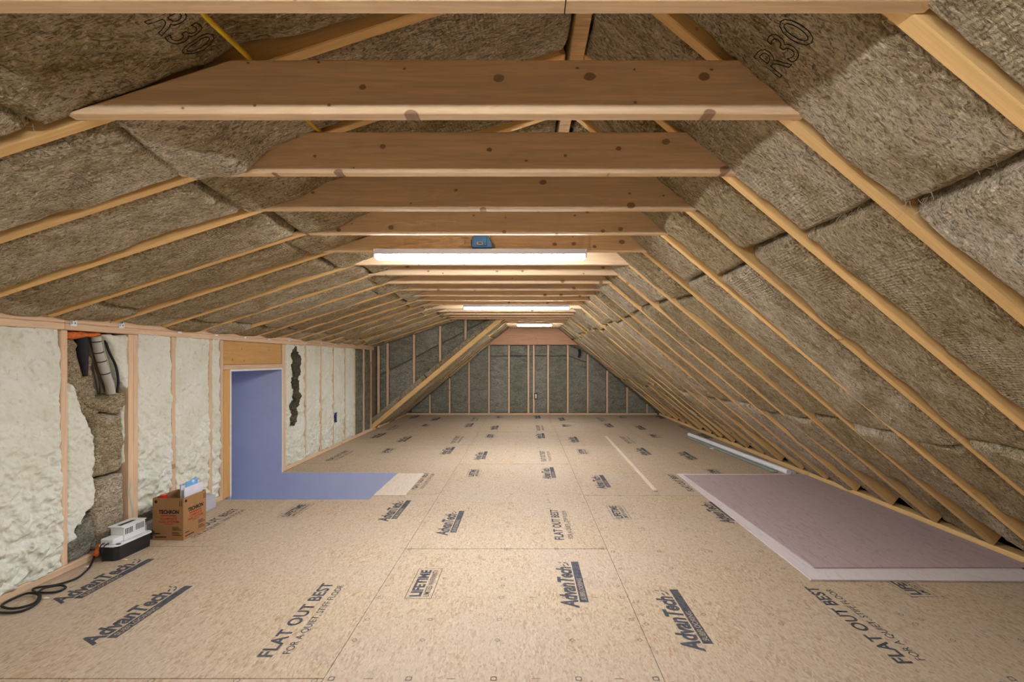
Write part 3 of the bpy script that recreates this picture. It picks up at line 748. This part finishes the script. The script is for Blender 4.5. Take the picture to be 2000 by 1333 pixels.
# bay left open around the pipes: foam remnants and stone wool stuffing
def wpoly(pts): return [wall_px(x, y) for x, y in pts]
def wpatch(nm, pts, res, seed, x, th, amp, mat, er=0.02, freq=9.0, skirt=0.05, rough=0.006):
    return obj(nm, patch_mesh(wpoly(pts), res, seed, th, amp, er, freq, mat, skirt, rough), wl, basis((x, 0, 0), (0, 1, 0), (0, 0, 1), (1, 0, 0)))
wpatch('spray_foam', [(132, 742), (150, 752), (160, 785), (168, 805), (180, 835), (190, 862), (191, 895), (187, 930), (192, 960), (189, 985), (172, 1003), (166, 1022), (153, 1040), (157, 1052), (135, 1068), (132, 1068)], 0.006, 71, X_WALL - 0.03, 0.024, 0.012, M_FOAM, 0.02, 14, 0.06, 0.012)
wpatch('spray_foam', [(205, 652), (257, 655), (257, 775), (243, 752), (236, 725), (228, 700), (220, 672)], 0.006, 72, X_WALL - 0.03, 0.024, 0.008, M_FOAM, 0.02, 14, 0.06, 0.01)
wpatch('spray_foam', [(246, 790), (257, 780), (257, 900), (247, 910), (250, 860)], 0.006, 73, X_WALL - 0.045, 0.02, 0.008, M_FOAM, 0.015, 14, 0.04, 0.01)
wpatch('insulation_piece', [(133, 664), (152, 660), (165, 690), (172, 730), (186, 765), (205, 800), (192, 830), (168, 800), (150, 760), (133, 742)], 0.007, 74, X_WALL - 0.05, 0.035, 0.03, M_WOOL, 0.03, 12, 0.04)
wpatch('insulation_piece', [(165, 664), (186, 664), (200, 720), (214, 768), (200, 792), (178, 770), (168, 720)], 0.007, 75, X_WALL - 0.075, 0.025, 0.03, M_WOOL, 0.03, 14, 0.04)
wpatch('insulation_piece', [(165, 772), (200, 778), (214, 772), (232, 766), (250, 768), (249, 795), (236, 810), (205, 806), (185, 800), (172, 790)], 0.006, 76, X_WALL - 0.035, 0.045, 0.018, M_WOOL, 0.035, 10, 0.05)
wpatch('insulation_piece', [(186, 806), (246, 808), (250, 860), (246, 920), (190, 936), (192, 880), (190, 840)], 0.006, 77, X_WALL - 0.055, 0.035, 0.014, M_WOOL, 0.025, 10, 0.05)
wpatch('insulation_piece', [(190, 940), (247, 922), (250, 980), (248, 1060), (192, 1075), (190, 1000)], 0.006, 78, X_WALL - 0.055, 0.04, 0.014, M_WOOL, 0.025, 10, 0.05)
wpatch('insulation_piece', [(134, 1068), (158, 1046), (170, 1015), (186, 1010), (190, 1050), (182, 1085), (134, 1106)], 0.006, 79, X_WALL - 0.04, 0.03, 0.02, M_WOOLG, 0.025, 12, 0.05)
wpatch('insulation_piece', [(276, 1005), (300, 995), (330, 1012), (338, 1035), (300, 1052), (277, 1060)], 0.007, 80, X_WALL - 0.03, 0.045, 0.02, M_WOOLG, 0.025, 12, 0.04)
wpatch('orange_sealant', [(134, 648), (203, 650), (202, 657), (190, 658), (172, 660), (150, 664), (135, 662)], 0.004, 81, X_WALL - 0.05, 0.05, 0.014, M_ORANGE, 0.02, 30, 0.03)
DS = [(573, 676), (579, 675), (580, 690), (584, 705), (582, 720), (585, 728), (579, 737), (582, 747), (581, 760), (585, 776), (580, 790), (577, 803), (578, 820), (574, 832), (567, 828), (565, 810), (567, 790), (571, 780), (571, 760), (569, 745), (572, 735), (568, 715), (568, 690)]
wpatch('insulation_piece', DS, 0.007, 82, X_WALL + 0.004, 0.02, 0.03, M_WOOLD, 0.02, 16, 0.02, 0.03)

# pipes and cables in the open bay
def wp(x, y, X): Y, Z = wall_px(x, y, X); return (X, Y, Z)
t = empty('insulated_pipe', wp(218, 765, -2.47)); tag(t, 'grey insulated pipe with black ties rising in the open wall bay', 'pipe')
pp = [Vector(wp(x, y, -2.475)) for x, y in ((187, 658), (192, 685), (199, 708), (207, 733), (214, 752), (217, 770))]
b0 = t.location
obj('tube', bm_to('tube', tube_bm(spline([p - b0 for p in pp], 6), 0.0235, 14), M_PIPE, True), t)
for (i, f) in ((0, 0.35), (1, 0.15), (1, 0.9), (2, 0.85)):
    p = pp[i].lerp(pp[i + 1], f); d = (pp[i + 1] - pp[i]).normalized()
    obj('cable_tie', bm_to('cable_tie', tube_bm([p - b0 - d * 0.003, p - b0 + d * 0.003], 0.0248, 14), M_BLACK), t)
o = tube('duct', [wp(158, 655, -2.50), wp(161, 690, -2.50), wp(167, 735, -2.50)], [0.030, 0.027, 0.012], M_DUCT, None, 12, True, 5); tag(o, 'black foam pipe sleeve under the orange sealant', 'pipe')
o = tube('cable', [wp(203, 655, -2.50), wp(212, 685, -2.485), wp(226, 715, -2.48), wp(231, 745, -2.48), wp(228, 768, -2.485)], 0.0065, M_CORD, None, 8, True, 6); tag(o, 'thin black cable curving down beside the grey pipe', 'cable')
o = tube('cable', [wp(197, 655, -2.505), wp(205, 690, -2.505), wp(214, 725, -2.505), wp(220, 760, -2.505)], 0.006, M_PALEG, None, 8, True, 6); tag(o, 'thin cream cable behind the grey pipe', 'cable')
o = tube('drain_tube', [wp(250, 905, -2.475), wp(252, 940, -2.47), wp(251, 965, -2.468), wp(257, 1000, -2.466), wp(258, 1040, -2.468)], 0.011, M_PALEG, None, 10, True, 6); tag(o, 'pale green drain tube beside the double stud', 'tube')
o = tube('drain_tube', [wp(243, 955, -2.51), wp(246, 985, -2.505), wp(248, 1015, -2.50), wp(249, 1055, -2.50)], 0.009, M_PALEG, None, 10, True, 6); tag(o, 'shorter pale tube against the lower stone wool piece', 'tube')

# navy outlet box on the wall studs beyond the door
Y, Z = wall_px(654, 816)
t = empty('outlet_box', (X_WALL, Y, Z)); tag(t, 'dark blue outlet box nailed between studs of the foam wall', 'electrical box')
obj('body', bm_to('body', box_bm(-0.04, 0.014, -0.022, 0.03, -0.05, 0.05, 0.003), M_NAVY), t)
obj('mounting_tab', bm_to('tab', box_bm(0.006, 0.013, -0.026, 0.045, 0.05, 0.062), M_NAVY), t)
obj('mounting_tab', bm_to('tab', box_bm(0.006, 0.013, -0.026, 0.045, -0.062, -0.05), M_NAVY), t)

# ================================================================== STAIRWELL
bm = bmesh.new()
box_bm(-4.3, HOLE[1], 5.026, 5.0345, -2.4, -0.001, 0, 1, bm)                   # far side, below the floor
box_bm(-4.3, X_WALL - 0.001, 5.026, 5.045, -0.001, 1.06, 0, 1, bm)            # far side, in the passage
box_bm(-4.3, HOLE[1], 4.045, 4.058, -2.4, -0.061, 0, 1, bm)
box_bm(-4.3, X_WALL - 0.092, 4.12, 4.144, -2.4, 1.06, 0, 1, bm)
box_bm(-4.32, -4.3, 4.0, 5.1, -2.4, 1.06, 0, 1, bm)
box_bm(-4.3, X_WALL - 0.092, 4.144, 5.036, 1.06, 1.075, 0, 1, bm)
box_bm(HOLE[1], HOLE[1] + 0.012, 4.045, 5.045, -2.4, -0.061, 0, 1, bm)
ws = tag(obj('wall_stairwell', bm_to('wall_stairwell', bm, M_PURPLE)), 'lavender painted stairwell walls seen through the floor opening', kind='structure')
box('jamb_lining', X_WALL - 0.095, X_WALL + 0.004, 4.1452, 4.154, -0.02, 1.062, M_PURPLE, ws)
box('corner_bead', X_WALL + 0.0005, X_WALL + 0.006, 4.1405, 4.1585, 0.0, 1.062, M_WHITE, ws)
box('corner_bead', X_WALL + 0.0005, X_WALL + 0.006, 4.159, 5.035, 1.046, 1.062, M_WHITE, ws)
box('corner_bead', X_WALL + 0.0005, X_WALL + 0.005, 5.030, 5.045, 0.0, 1.045, M_WHITE, ws)
st = ws; box('landing', -4.3, HOLE[1], 4.06, 5.025, -2.45, -2.4, M_DARKGAP, ws)
for k in range(10):
    box('stair_tread', HOLE[1] - 0.26 * (k + 1), HOLE[1] - 0.26 * k, 4.06, 5.025, -0.33 - 0.2 * k, -0.29 - 0.2 * k, M_STUD, st)

# ================================================================== CHEEK WALL (dormer end) and BACK WALL
yc = Y_CHEEK + 0.045
pts = [(-2.66, -0.0), (-2.50, 0.0), (0.15, zg(0.15) - 0.03), (0.15, zl(0.15)), (-2.66, zl(-2.66))]
wc = tag(obj('wall_cheek', bm_to('wall_cheek', prism_bm(pts, yc + 0.06, yc + 0.08), M_SHEATH)), 'triangular dormer end wall of grey stone wool and pine studs', kind='structure')
cst = [-2.42, -2.27, -1.835, -1.405, -0.985, -0.57]
for x in cst:
    z0, z1 = max(0.02, zg(x) + 0.02), zl(x) - 0.005
    if x == -2.42: z0 = 0.02
    member('stud', (x, yc, z0), (0, 0, 1), (1, 0, 0), (0, -1, 0), z1 - z0, 0.036, 0.06, M_STUD, wc)
CB = basis((0, yc, 0), (1, 0, 0), (0, 0, 1), (0, -1, 0))
for k in range(len(cst)):
    a, b = cst[k] + 0.038, (cst[k + 1] - 0.002 if k + 1 < len(cst) else -0.1)
    for j, (f0, f1) in enumerate(((0.0, 0.62), (0.63, 1.0))):
        P = []
        for x, f in ((a, f0), (b, f0), (b, f1), (a, f1)):
            lo, hi = max(0.01, zg(x) - 0.02), zl(x) - 0.004; P.append((x, lo + f * (hi - lo)))
        obj('insulation_batt', batt_mesh(P, 10, 16, 600 + k * 2 + j, -0.012, 0.006, 0.010, 0.004, 0.016, 0.05, M_WOOLG), wc, CB)

wb = tag(obj('wall_back', bm_to('wall_back', prism_bm([(-2.62, -0.02), (2.95, -0.02), (2.95, 0.3), (0.6, 2.4), (-0.3, 2.4), (-2.62, 0.3)], Y_BACK + 0.09, Y_BACK + 0.12), M_SHEATH)), 'far gable wall with grey stone wool between pine studs', kind='structure')
bs = [(x - VPX) * Y_BACK / F_PX for x in (801, 839.5, 878, 916, 955, 994, 1032, 1042.5, 1070.5, 1109, 1148, 1186, 1225, 1264)]
def ztop(x): return min(zg(x), zr(x), 1.45) - 0.004
for x in bs:
    z1 = min(ztop(x - 0.018), ztop(x + 0.018))
    if z1 > 0.1: member('stud', (x - 0.019, Y_BACK, 0.04), (0, 0, 1), (1, 0, 0), (0, -1, 0), z1 - 0.04, 0.038, 0.09, M_STUD, wb)
obj('sole_plate', beam_mesh(5.2, 0.09, 0.04, M_STUD), wb, basis((-2.45, Y_BACK - 0.001, 0.04), (1, 0, 0), (0, 1, 0), (0, 0, 1)))
BB = basis((0, Y_BACK, 0), (1, 0, 0), (0, 0, 1), (0, -1, 0))
ed = [-2.40] + bs + [2.74]
for k in range(len(ed) - 1):
    a, b = ed[k] + 0.020, ed[k + 1] - 0.020
    if b - a < 0.03: continue
    sp = [0.0, 0.84 if min(ztop(a), ztop(b)) > 1.2 else 1.0, 1.0]
    for j in range(2):
        f0, f1 = sp[j], sp[j + 1]
        if f1 - f0 < 0.02: continue
        P = [(x, 0.042 + f * max(0.02, ztop(x) - 0.042)) for x, f in ((a, f0), (b, f0), (b, f1), (a, f1))]
        obj('insulation_batt', batt_mesh(P, 9, 16, 700 + k * 2 + j, -0.012, 0.008, 0.010, 0.005, 0.016, 0.06, M_WOOLG), wb, BB)
z0, z1 = 1.45, TIE_Z + 0.02
poly = [((z0 - EYE - 0.938) / 0.84, z0), ((EYE + 1.235 - z0) / 0.84, z0), ((EYE + 1.235 - z1) / 0.84, z1), ((z1 - EYE - 0.938) / 0.84, z1)]
gb = obj('gable_board', bm_to('gable_board', prism_bm(poly, 0, 0.03, 0.002), M_RED), wb); gb.location = (0, Y_BACK - 0.035, 0)
bm = bmesh.new(); box_bm(1.06, 1.12, -0.05, 0, 1.10, 1.35, 0.006, 1, bm)
o = obj('vent_pipe', bm_to('vent', tube_bm([(1.13, Y_BACK - 0.03, 1.36), (1.145, Y_BACK - 0.03, 1.28), (1.125, Y_BACK - 0.03, 1.19)], 0.026, 10), M_BLACK, True)); bm.free()
tag(o, 'short black pipe sticking out high on the far gable wall', 'pipe')
# light switch on the gable wall
Xs, Zs = (1046.5 - VPX) * Y_BACK / F_PX, EYE - (774 - VPY) * Y_BACK / F_PX
t = empty('light_switch', (Xs, Y_BACK - 0.004, Zs)); tag(t, 'white switch in a dark box on the far gable wall', 'switch')
obj('box', bm_to('box', box_bm(-0.032, 0.032, -0.02, 0.04, -0.062, 0.062, 0.002), M_BLACK), t)
obj('rocker', bm_to('rocker', box_bm(-0.016, 0.02, -0.03, -0.0205, -0.046, 0.044, 0.003), M_WHITE), t)

# wall behind the camera
wr = tag(obj('wall_rear', bm_to('wall_rear', prism_bm([(-2.66, 0), (2.95, 0), (2.95, 0.3), (0.6, 2.6), (-0.3, 2.6), (-2.66, 1.6)], Y_REAR - 0.05, Y_REAR), M_WOOL)), 'gable wall of stone wool behind the camera', kind='structure')

# ================================================================== BRANDED R-VALUES on the upper batts
def r_mark(p, d, up, n, size, parent):
    me = text_mesh('R30', size, M_WOOLINK, 0, 0, 1.0, 'CENTER', 0.85, 0.0011)
    Mx = basis(p, d, up, n); n = Vector(n); bpy.context.view_layer.update(); dg = bpy.context.evaluated_depsgraph_get(); inv = Mx.inverted(); last = 0.012
    for v in me.vertices:                                  # lay the outline on the soft face of the batt
        w = Mx @ Vector((v.co.x, v.co.y, 0)); ok, loc, _, _, ob, _ = S.ray_cast(dg, w + n * 0.12, -n)
        if ok and ob.name.startswith('insulation_batt'): last = (inv @ loc).z
        v.co.z = v.co.z + last + 0.0008
    return obj('burnt_marking', me, parent, Mx)
r_mark((0.635, 1.16, zr(0.635)), (0, -1, 0), -dR, nR, 0.12, ceil_r)
r_mark((-0.835, 1.165, zl(-0.835)), (0, 1, 0), -dL, nL, 0.12, ceil_l)

# ================================================================== CARDBOARD BOX
bx, by, bw, bdp, bh = -2.356, 3.145, 0.198, 0.216, 0.266
t = empty('cardboard_box', (bx, by, 0.0005), math.radians(-1.5)); tag(t, 'open brown cardboard box with printed sides standing by the foam wall', 'box')
th = 0.004
def bpart(nm, *a, mat=M_CARD): return obj(nm, bm_to(nm, box_bm(*a), mat), t)
bpart('bottom', th, bw - th, th, bdp - th, 0, th, mat=M_CARDIN)
front = bpart('front_panel', 0, bw, 0, th, 0, bh); side = bpart('side_panel', bw - th, bw, th, bdp - th, 0, bh)
bpart('side_panel', 0, th, th, bdp - th, 0, bh); bpart('back_panel', 0, bw, bdp - th, bdp, 0, bh)
def box_print(panel, M0, w):
    def tx(s, size, mat, cx, z, width, off=0.0006):
        me = fit(text_mesh(s, size, mat, 0, off), width); o = obj('lettering', me, panel); o.matrix_local = M0 @ Matrix.Translation((cx - width / 2, z, 0.0006)); return o
    def rc(nm, mat, *r):
        o = obj(nm, flat_poly([rect(*q) for q in r], mat), panel); o.matrix_local = M0 @ Matrix.Translation((0, 0, 0.0006))
    tx('TECHRON', 0.032, M_PRK, w * 0.53, 0.168, w * 0.66, 0.0014)
    rc('red_bar', M_PRR, (w * 0.26, w * 0.78, 0.151, 0.159))
    tx('COMPLETE', 0.019, M_PRR, w * 0.53, 0.130, w * 0.54, 0.0006); tx('FUEL SYSTEM', 0.019, M_PRR, w * 0.53, 0.110, w * 0.66, 0.0006); tx('CLEANER', 0.011, M_PRR, w * 0.53, 0.0985, w * 0.28, 0.0002)
    rc('small_print', M_PRK, *[(w * 0.64, w * (0.94 - 0.05 * (k % 3)), 0.030 + 0.0085 * k + (0.008 if k > 2 else 0), 0.0335 + 0.0085 * k + (0.008 if k > 2 else 0)) for k in range(6)])
    rc('small_print', M_PRK, (w * 0.08, w * 0.25, 0.040, 0.045), (w * 0.08, w * 0.45, 0.017, 0.023))
    rc('arrow_marks', M_PRK, (w * 0.88, w * 0.90, 0.222, 0.25), (w * 0.94, w * 0.96, 0.222, 0.25), (w * 0.865, w * 0.975, 0.217, 0.220))
    o = obj('emblem', flat_poly([[(w * 0.11 + 0.0095 * math.cos(a), 0.243 + 0.0095 * math.sin(a)) for a in [k * math.pi / 6 for k in range(12)]]], M_PRK), panel); o.matrix_local = M0 @ Matrix.Translation((0, 0, 0.0006))
box_print(front, Matrix.Rotation(math.pi / 2, 4, 'X'), bw)
box_print(side, Matrix.Translation((bw, 0, 0)) @ Matrix.Rotation(math.pi / 2, 4, 'Z') @ Matrix.Rotation(math.pi / 2, 4, 'X'), bdp)
# contents
def sheet(nm, X0, Y0, Y1, z0, z1, lean, mat, label, cat, th=0.004, grp=None):
    me = bm_to(nm, box_bm(-th / 2, th / 2, 0, Y1 - Y0, 0, z1 - z0, 0.001), mat)
    o = obj(nm, me); o.location = (X0, Y0, z0); o.rotation_euler = (0, lean, 0); tag(o, label, cat, grp); return o
sheet('paper_sheet', -2.178, 3.165, 3.345, 0.02, 0.325, 0.03, M_PAPER, 'white envelope standing at the outer side of the cardboard box', 'paper', 0.006, 'papers in the box')
sheet('paper_sheet', -2.20, 3.17, 3.342, 0.02, 0.335, 0.02, M_PAPER, 'white paper sheet behind the outer envelope in the box', 'paper', 0.004, 'papers in the box')
sheet('plastic_sleeve', -2.225, 3.25, 3.35, 0.02, 0.33, -0.02, M_SLEEVE, 'cloudy plastic sleeve standing in the middle of the box', 'sleeve', 0.01, 'papers in the box')
sheet('plastic_sleeve', -2.245, 3.255, 3.352, 0.02, 0.325, -0.04, M_SLEEVE, 'bluish plastic sleeve leaning beside the middle one in the box', 'sleeve', 0.008, 'papers in the box')
o = obj('plastic_bag', batt_mesh([(0, 0), (0.12, 0), (0.11, 0.07), (0.015, 0.06)], 16, 12, 91, 0.008, 0.006, 0.012, 0.006, 0.006, 0.002, M_LBLUE, 30), None, basis((-2.192, 3.20, 0.292), (0, 1, 0), (0, 0, 1), (1, 0, 0)))
tag(o, 'crumpled light blue plastic bag sticking out of the box', 'bag')
t = empty('bottle', (-2.315, 3.185, 0.006)); tag(t, 'red bottle lying low in the near corner of the box', 'bottle')
obj('body', bm_to('body', tube_bm([(0, 0, 0), (0, 0, 0.19), (0, 0, 0.215), (0, 0, 0.235)], [0.024, 0.024, 0.02, 0.012], 14), M_RED2, True), t)
obj('cap', bm_to('cap', tube_bm([(0, 0, 0.2355), (0, 0, 0.272)], 0.02, 14), M_RED2), t)

# grey metal channel along the wall
t = empty('metal_channel', (-2.40, 3.115, 0)); tag(t, 'long grey metal channel lying against the wall behind the box', 'metal strip')
obj('web', bm_to('web', box_bm(0.0, 0.004, 0, 0.74, 0.001, 0.098, 0.001), M_GREY), t)
obj('flange', bm_to('flange', box_bm(-0.045, 0.0, 0, 0.74, 0.094, 0.098, 0.001), M_GREY), t)
obj('flange', bm_to('flange', box_bm(-0.045, 0.0, 0, 0.74, 0.001, 0.005, 0.001), M_GREY), t)

# ================================================================== CONDENSATE PUMP
t = empty('condensate_pump', (-2.367, 2.81, 0.0005), math.radians(-3)); tag(t, 'white condensate pump with vent slots on a black reservoir', 'pump')
def pp_(nm, me, par=t): return obj(nm, me, par)
def oct_(w, y0, y1, c, z0, z1, s=1.0, m=M_BLACK, bev=0.002):
    bm = bmesh.new(); w2 = w / 2
    pl = [(-w2 + c, y0), (w2 - c, y0), (w2, y0 + c), (w2, y1 - c), (w2 - c, y1), (-w2 + c, y1), (-w2, y1 - c), (-w2, y0 + c)]
    cy = (y0 + y1) / 2
    a = [bm.verts.new((x * s, cy + (y - cy) * s, z0)) for x, y in pl]; b = [bm.verts.new((x, y, z1)) for x, y in pl]
    fs = [bm.faces.new(list(reversed(a))), bm.faces.new(b)] + [bm.faces.new((a[i], a[(i + 1) % 8], b[(i + 1) % 8], b[i])) for i in range(8)]
    if bev: bmesh.ops.bevel(bm, geom=list({e for f in fs for e in f.edges}), offset=bev, segments=2, affect='EDGES', profile=0.5)
    return bm_to('o', bm, m)
pp_('reservoir', oct_(0.118, 0, 0.265, 0.022, 0, 0.080, 0.955))
pp_('lid', oct_(0.124, -0.003, 0.268, 0.022, 0.0805, 0.087, 1.0, M_WHITE, 0.0015))
lo = pp_('switch_housing', bm_to('lowh', box_bm(-0.05, 0.030, 0.012, 0.082, 0.0875, 0.122, 0.008, 3), M_WHITE))
hi = pp_('motor_housing', bm_to('hih', box_bm(-0.052, 0.036, 0.078, 0.232, 0.0875, 0.168, 0.008, 3), M_WHITE))
pp_('motor_housing_top', bm_to('top', box_bm(-0.054, 0.038, 0.062, 0.236, 0.1685, 0.175, 0.003, 2), M_WHITE))
pp_('top_slot', bm_to('slot', box_bm(-0.014, 0.010, 0.085, 0.19, 0.1751, 0.1758), M_BLACK), hi)
for k in range(5): pp_('vent_slot', bm_to('vs', box_bm(0.0355, 0.0366, 0.086 + 0.011 * k, 0.091 + 0.011 * k, 0.124, 0.158), M_BLACK), hi)
for k in range(6): pp_('vent_slot', bm_to('vs', box_bm(0.0355, 0.0366, 0.160 + 0.0105 * k, 0.1645 + 0.0105 * k, 0.126, 0.162), M_BLACK), hi)
pp_('inlet_hole', bm_to('inlet', tube_bm([(0.040, 0.035, 0.0871), (0.040, 0.035, 0.0882)], 0.0125, 14), M_BLACK))
pp_('side_spout', bm_to('sp', tube_bm([(0.02, 0.262, 0.072), (0.02, 0.285, 0.072), (0.02, 0.300, 0.074)], [0.009, 0.009, 0.006], 10), M_BLACK))
pp_('mounting_ear', bm_to('ear', box_bm(0.044, 0.060, 0.255, 0.272, 0.062, 0.084, 0.002), M_BLACK))
pp_('lead_wire', bm_to('lw', tube_bm(spline([(-0.022, 0.012, 0.100), (-0.025, -0.006, 0.096), (-0.028, -0.012, 0.07), (-0.018, -0.013, 0.03), (-0.008, -0.014, 0.004)], 5), 0.0028, 6), M_CORD, True))
pp_('lead_wire', bm_to('lw', tube_bm(spline([(0.004, 0.012, 0.100), (0.002, -0.006, 0.097), (-0.010, -0.012, 0.08), (-0.012, -0.0125, 0.045)], 5), 0.0028, 6), M_CORD, True))

# power cord with its orange plug
t = empty('power_cord', floor_px(100, 1145)); b0 = t.location.copy(); tag(t, 'black power cord coiled in two loops on the subfloor by the pump', 'cord')
cp = [floor_px(x, y, z) for x, y, z in ((187, 1080, 0.035), (177, 1105, 0.008), (166, 1118, 0.008), (148, 1131, 0.008), (110, 1143, 0.008), (74, 1148, 0.008), (64, 1153, 0.008), (75, 1158, 0.008), (108, 1157, 0.008), (128, 1149, 0.008), (118, 1144, 0.012), (88, 1149, 0.02), (72, 1158, 0.02), (48, 1161, 0.012), (10, 1178, 0.008), (5, 1186, 0.008), (30, 1189, 0.008), (66, 1179, 0.008), (76, 1166, 0.01), (72, 1160, 0.016), (79, 1165, 0.012), (70, 1181, 0.008), (40, 1195, 0.008), (0, 1197, 0.008), (-40, 1188, 0.008))]
obj('cable', bm_to('cable', tube_bm([p - b0 for p in spline(cp, 7)], 0.0052, 8), M_CORD, True), t)
q0 = floor_px(188, 1081, 0.035) - b0 + Vector((0.012, -0.012, 0))
obj('plug', bm_to('plug', tube_bm([q0 + Vector((0.002, -0.01, -0.012)), q0 + Vector((0, 0.0, 0.0)), q0 + Vector((-0.006, 0.025, 0.024)), q0 + Vector((-0.010, 0.035, 0.045))], [0.010, 0.017, 0.016, 0.012], 10), M_ORANGE, True), t)

# chips of wood and foam by the pump
for k, (x, y, m, lb, ct) in enumerate(((242, 1095, M_STUD, 'small wood chip beside the pump reservoir', 'wood chip'), (171, 1109, M_FOAM, 'crumb of foam beside the power cord near the pump', 'foam crumb'), (88, 1170, M_FOAM, 'crumb of foam between the cord loops and the printed logo', 'foam crumb'))):
    p = floor_px(x, y); o = obj('wood_chip' if m is M_STUD else 'foam_crumb', patch_mesh([(-0.016, -0.007), (0.012, -0.009), (0.02, 0.004), (-0.006, 0.010)], 0.003, 90 + k, 0.006, 0.003, 0.004, 60, m, 0.0, 0.003)); o.location = (p.x, p.y, 0.001); tag(o, lb, ct)

# ================================================================== RIGHT SIDE OF THE FLOOR
o = obj('plywood_sheet', bm_to('ply', box_bm(-0.61, 0.61, -1.19, 1.19, 0, 0.007), M_PLYB)); o.location = (2.112, 3.745, 0.0015); o.rotation_euler = (0, 0, math.radians(-0.9))
tag(o, 'pale lower sheet of plywood lying on the subfloor by the rafters', 'plywood sheet')
o = obj('plywood_sheet', bm_to('ply', box_bm(-0.60, 0.60, -1.085, 1.085, 0, 0.006), M_PLYT)); o.location = (2.17, 3.785, 0.0092); o.rotation_euler = (0, 0, math.radians(0.3))
tag(o, 'mauve upper sheet of plywood on top of the pale one', 'plywood sheet')
p0, p1 = floor_px(1541, 929), floor_px(1346, 853)
def tube_thing(nm, label, off, r, mat, cap, L1=1.0):
    a, b = Vector((p0.x + off, p0.y, r + 0.001)), Vector((p1.x + off, p1.y, r + 0.001)); b = a.lerp(b, L1)
    t = empty(nm, (a.x, a.y, 0.0)); tag(t, label, 'tube'); d = (b - a).normalized(); z = Vector(t.location)
    obj('tube', bm_to('tube', tube_bm([a - z + d * 0.03, b - z - d * 0.03], r, 20), mat, False), t)
    obj('end_cap', bm_to('cap', tube_bm([a - z, a - z + d * 0.0295], r * 1.06, 20), cap), t); obj('end_cap', bm_to('cap', tube_bm([b - z - d * 0.0295, b - z], r * 1.06, 20), cap), t)
tube_thing('plastic_tube', 'long white plastic tube lying along the plate under the rafters', 0.0, 0.027, M_WHITE, M_WHITE)
tube_thing('plastic_tube', 'thinner grey tube lying between the white tube and the plate', 0.052, 0.017, M_HOUSE, M_HOUSE, 0.97)
dv = (p1 - p0).normalized()
o = obj('glass_strip', bm_to('gs', box_bm(0.0, 2.25, -0.03, 0.03, 0.0, 0.006), M_GREEN), None, basis((p0.x - 0.075, p0.y + 0.12, 0.001), dv, (-dv.y, dv.x, 0), (0, 0, 1)))
tag(o, 'thin green-tinted strip lying alongside the white tube', 'strip')
c = floor_px(1391, 877); bm = bmesh.new(); tube_bm([(0.03 * math.cos(a), 0.022 * math.sin(a), 0.004) for a in [k * 2 * math.pi / 14 for k in range(12)]], 0.004, 6, bm)
o = obj('plastic_clip', bm_to('clip', bm, M_WHITE)); o.location = (c.x, c.y, 0.0005); tag(o, 'small white plastic clip on the floor beside the tube', 'clip')
a, b = floor_px(1280, 961), floor_px(1184, 854.5); dv = (b - a).normalized()
o = obj('wood_strip', bm_to('ws', box_bm(0, (b - a).length, -0.0145, 0.0145, 0, 0.018, 0.002), M_STRIP), None, basis((a.x, a.y, 0.001), dv, (-dv.y, dv.x, 0), (0, 0, 1)))
tag(o, 'long thin wood strip lying on the middle of the subfloor', 'wood strip')
o = box('plywood_offcut', HOLE[1] + 0.001, -1.0, 4.17, 4.97, 0.001, 0.006, M_PLYC); tag(o, 'bare pale plywood offcut beside the stair opening', 'plywood')
# packet tucked at a right-hand rafter
Zq = 6.72; Xq = 332 * Zq / F_PX
t = empty('warning_tag', (Xq, Zq, zr(Xq))); t.matrix_world = basis((Xq, Zq, zr(Xq)) , dR, (0, -1, 0), nR); tag(t, 'small blue and white tag fixed low on the steep slope', 'tag')
obj('card', bm_to('card', box_bm(-0.055, 0.055, -0.018, 0.018, 0.02, 0.026), M_WHITE), t); obj('stripe', bm_to('stripe', box_bm(-0.055, 0.055, -0.019, -0.006, 0.0262, 0.0275), M_BLUE), t)
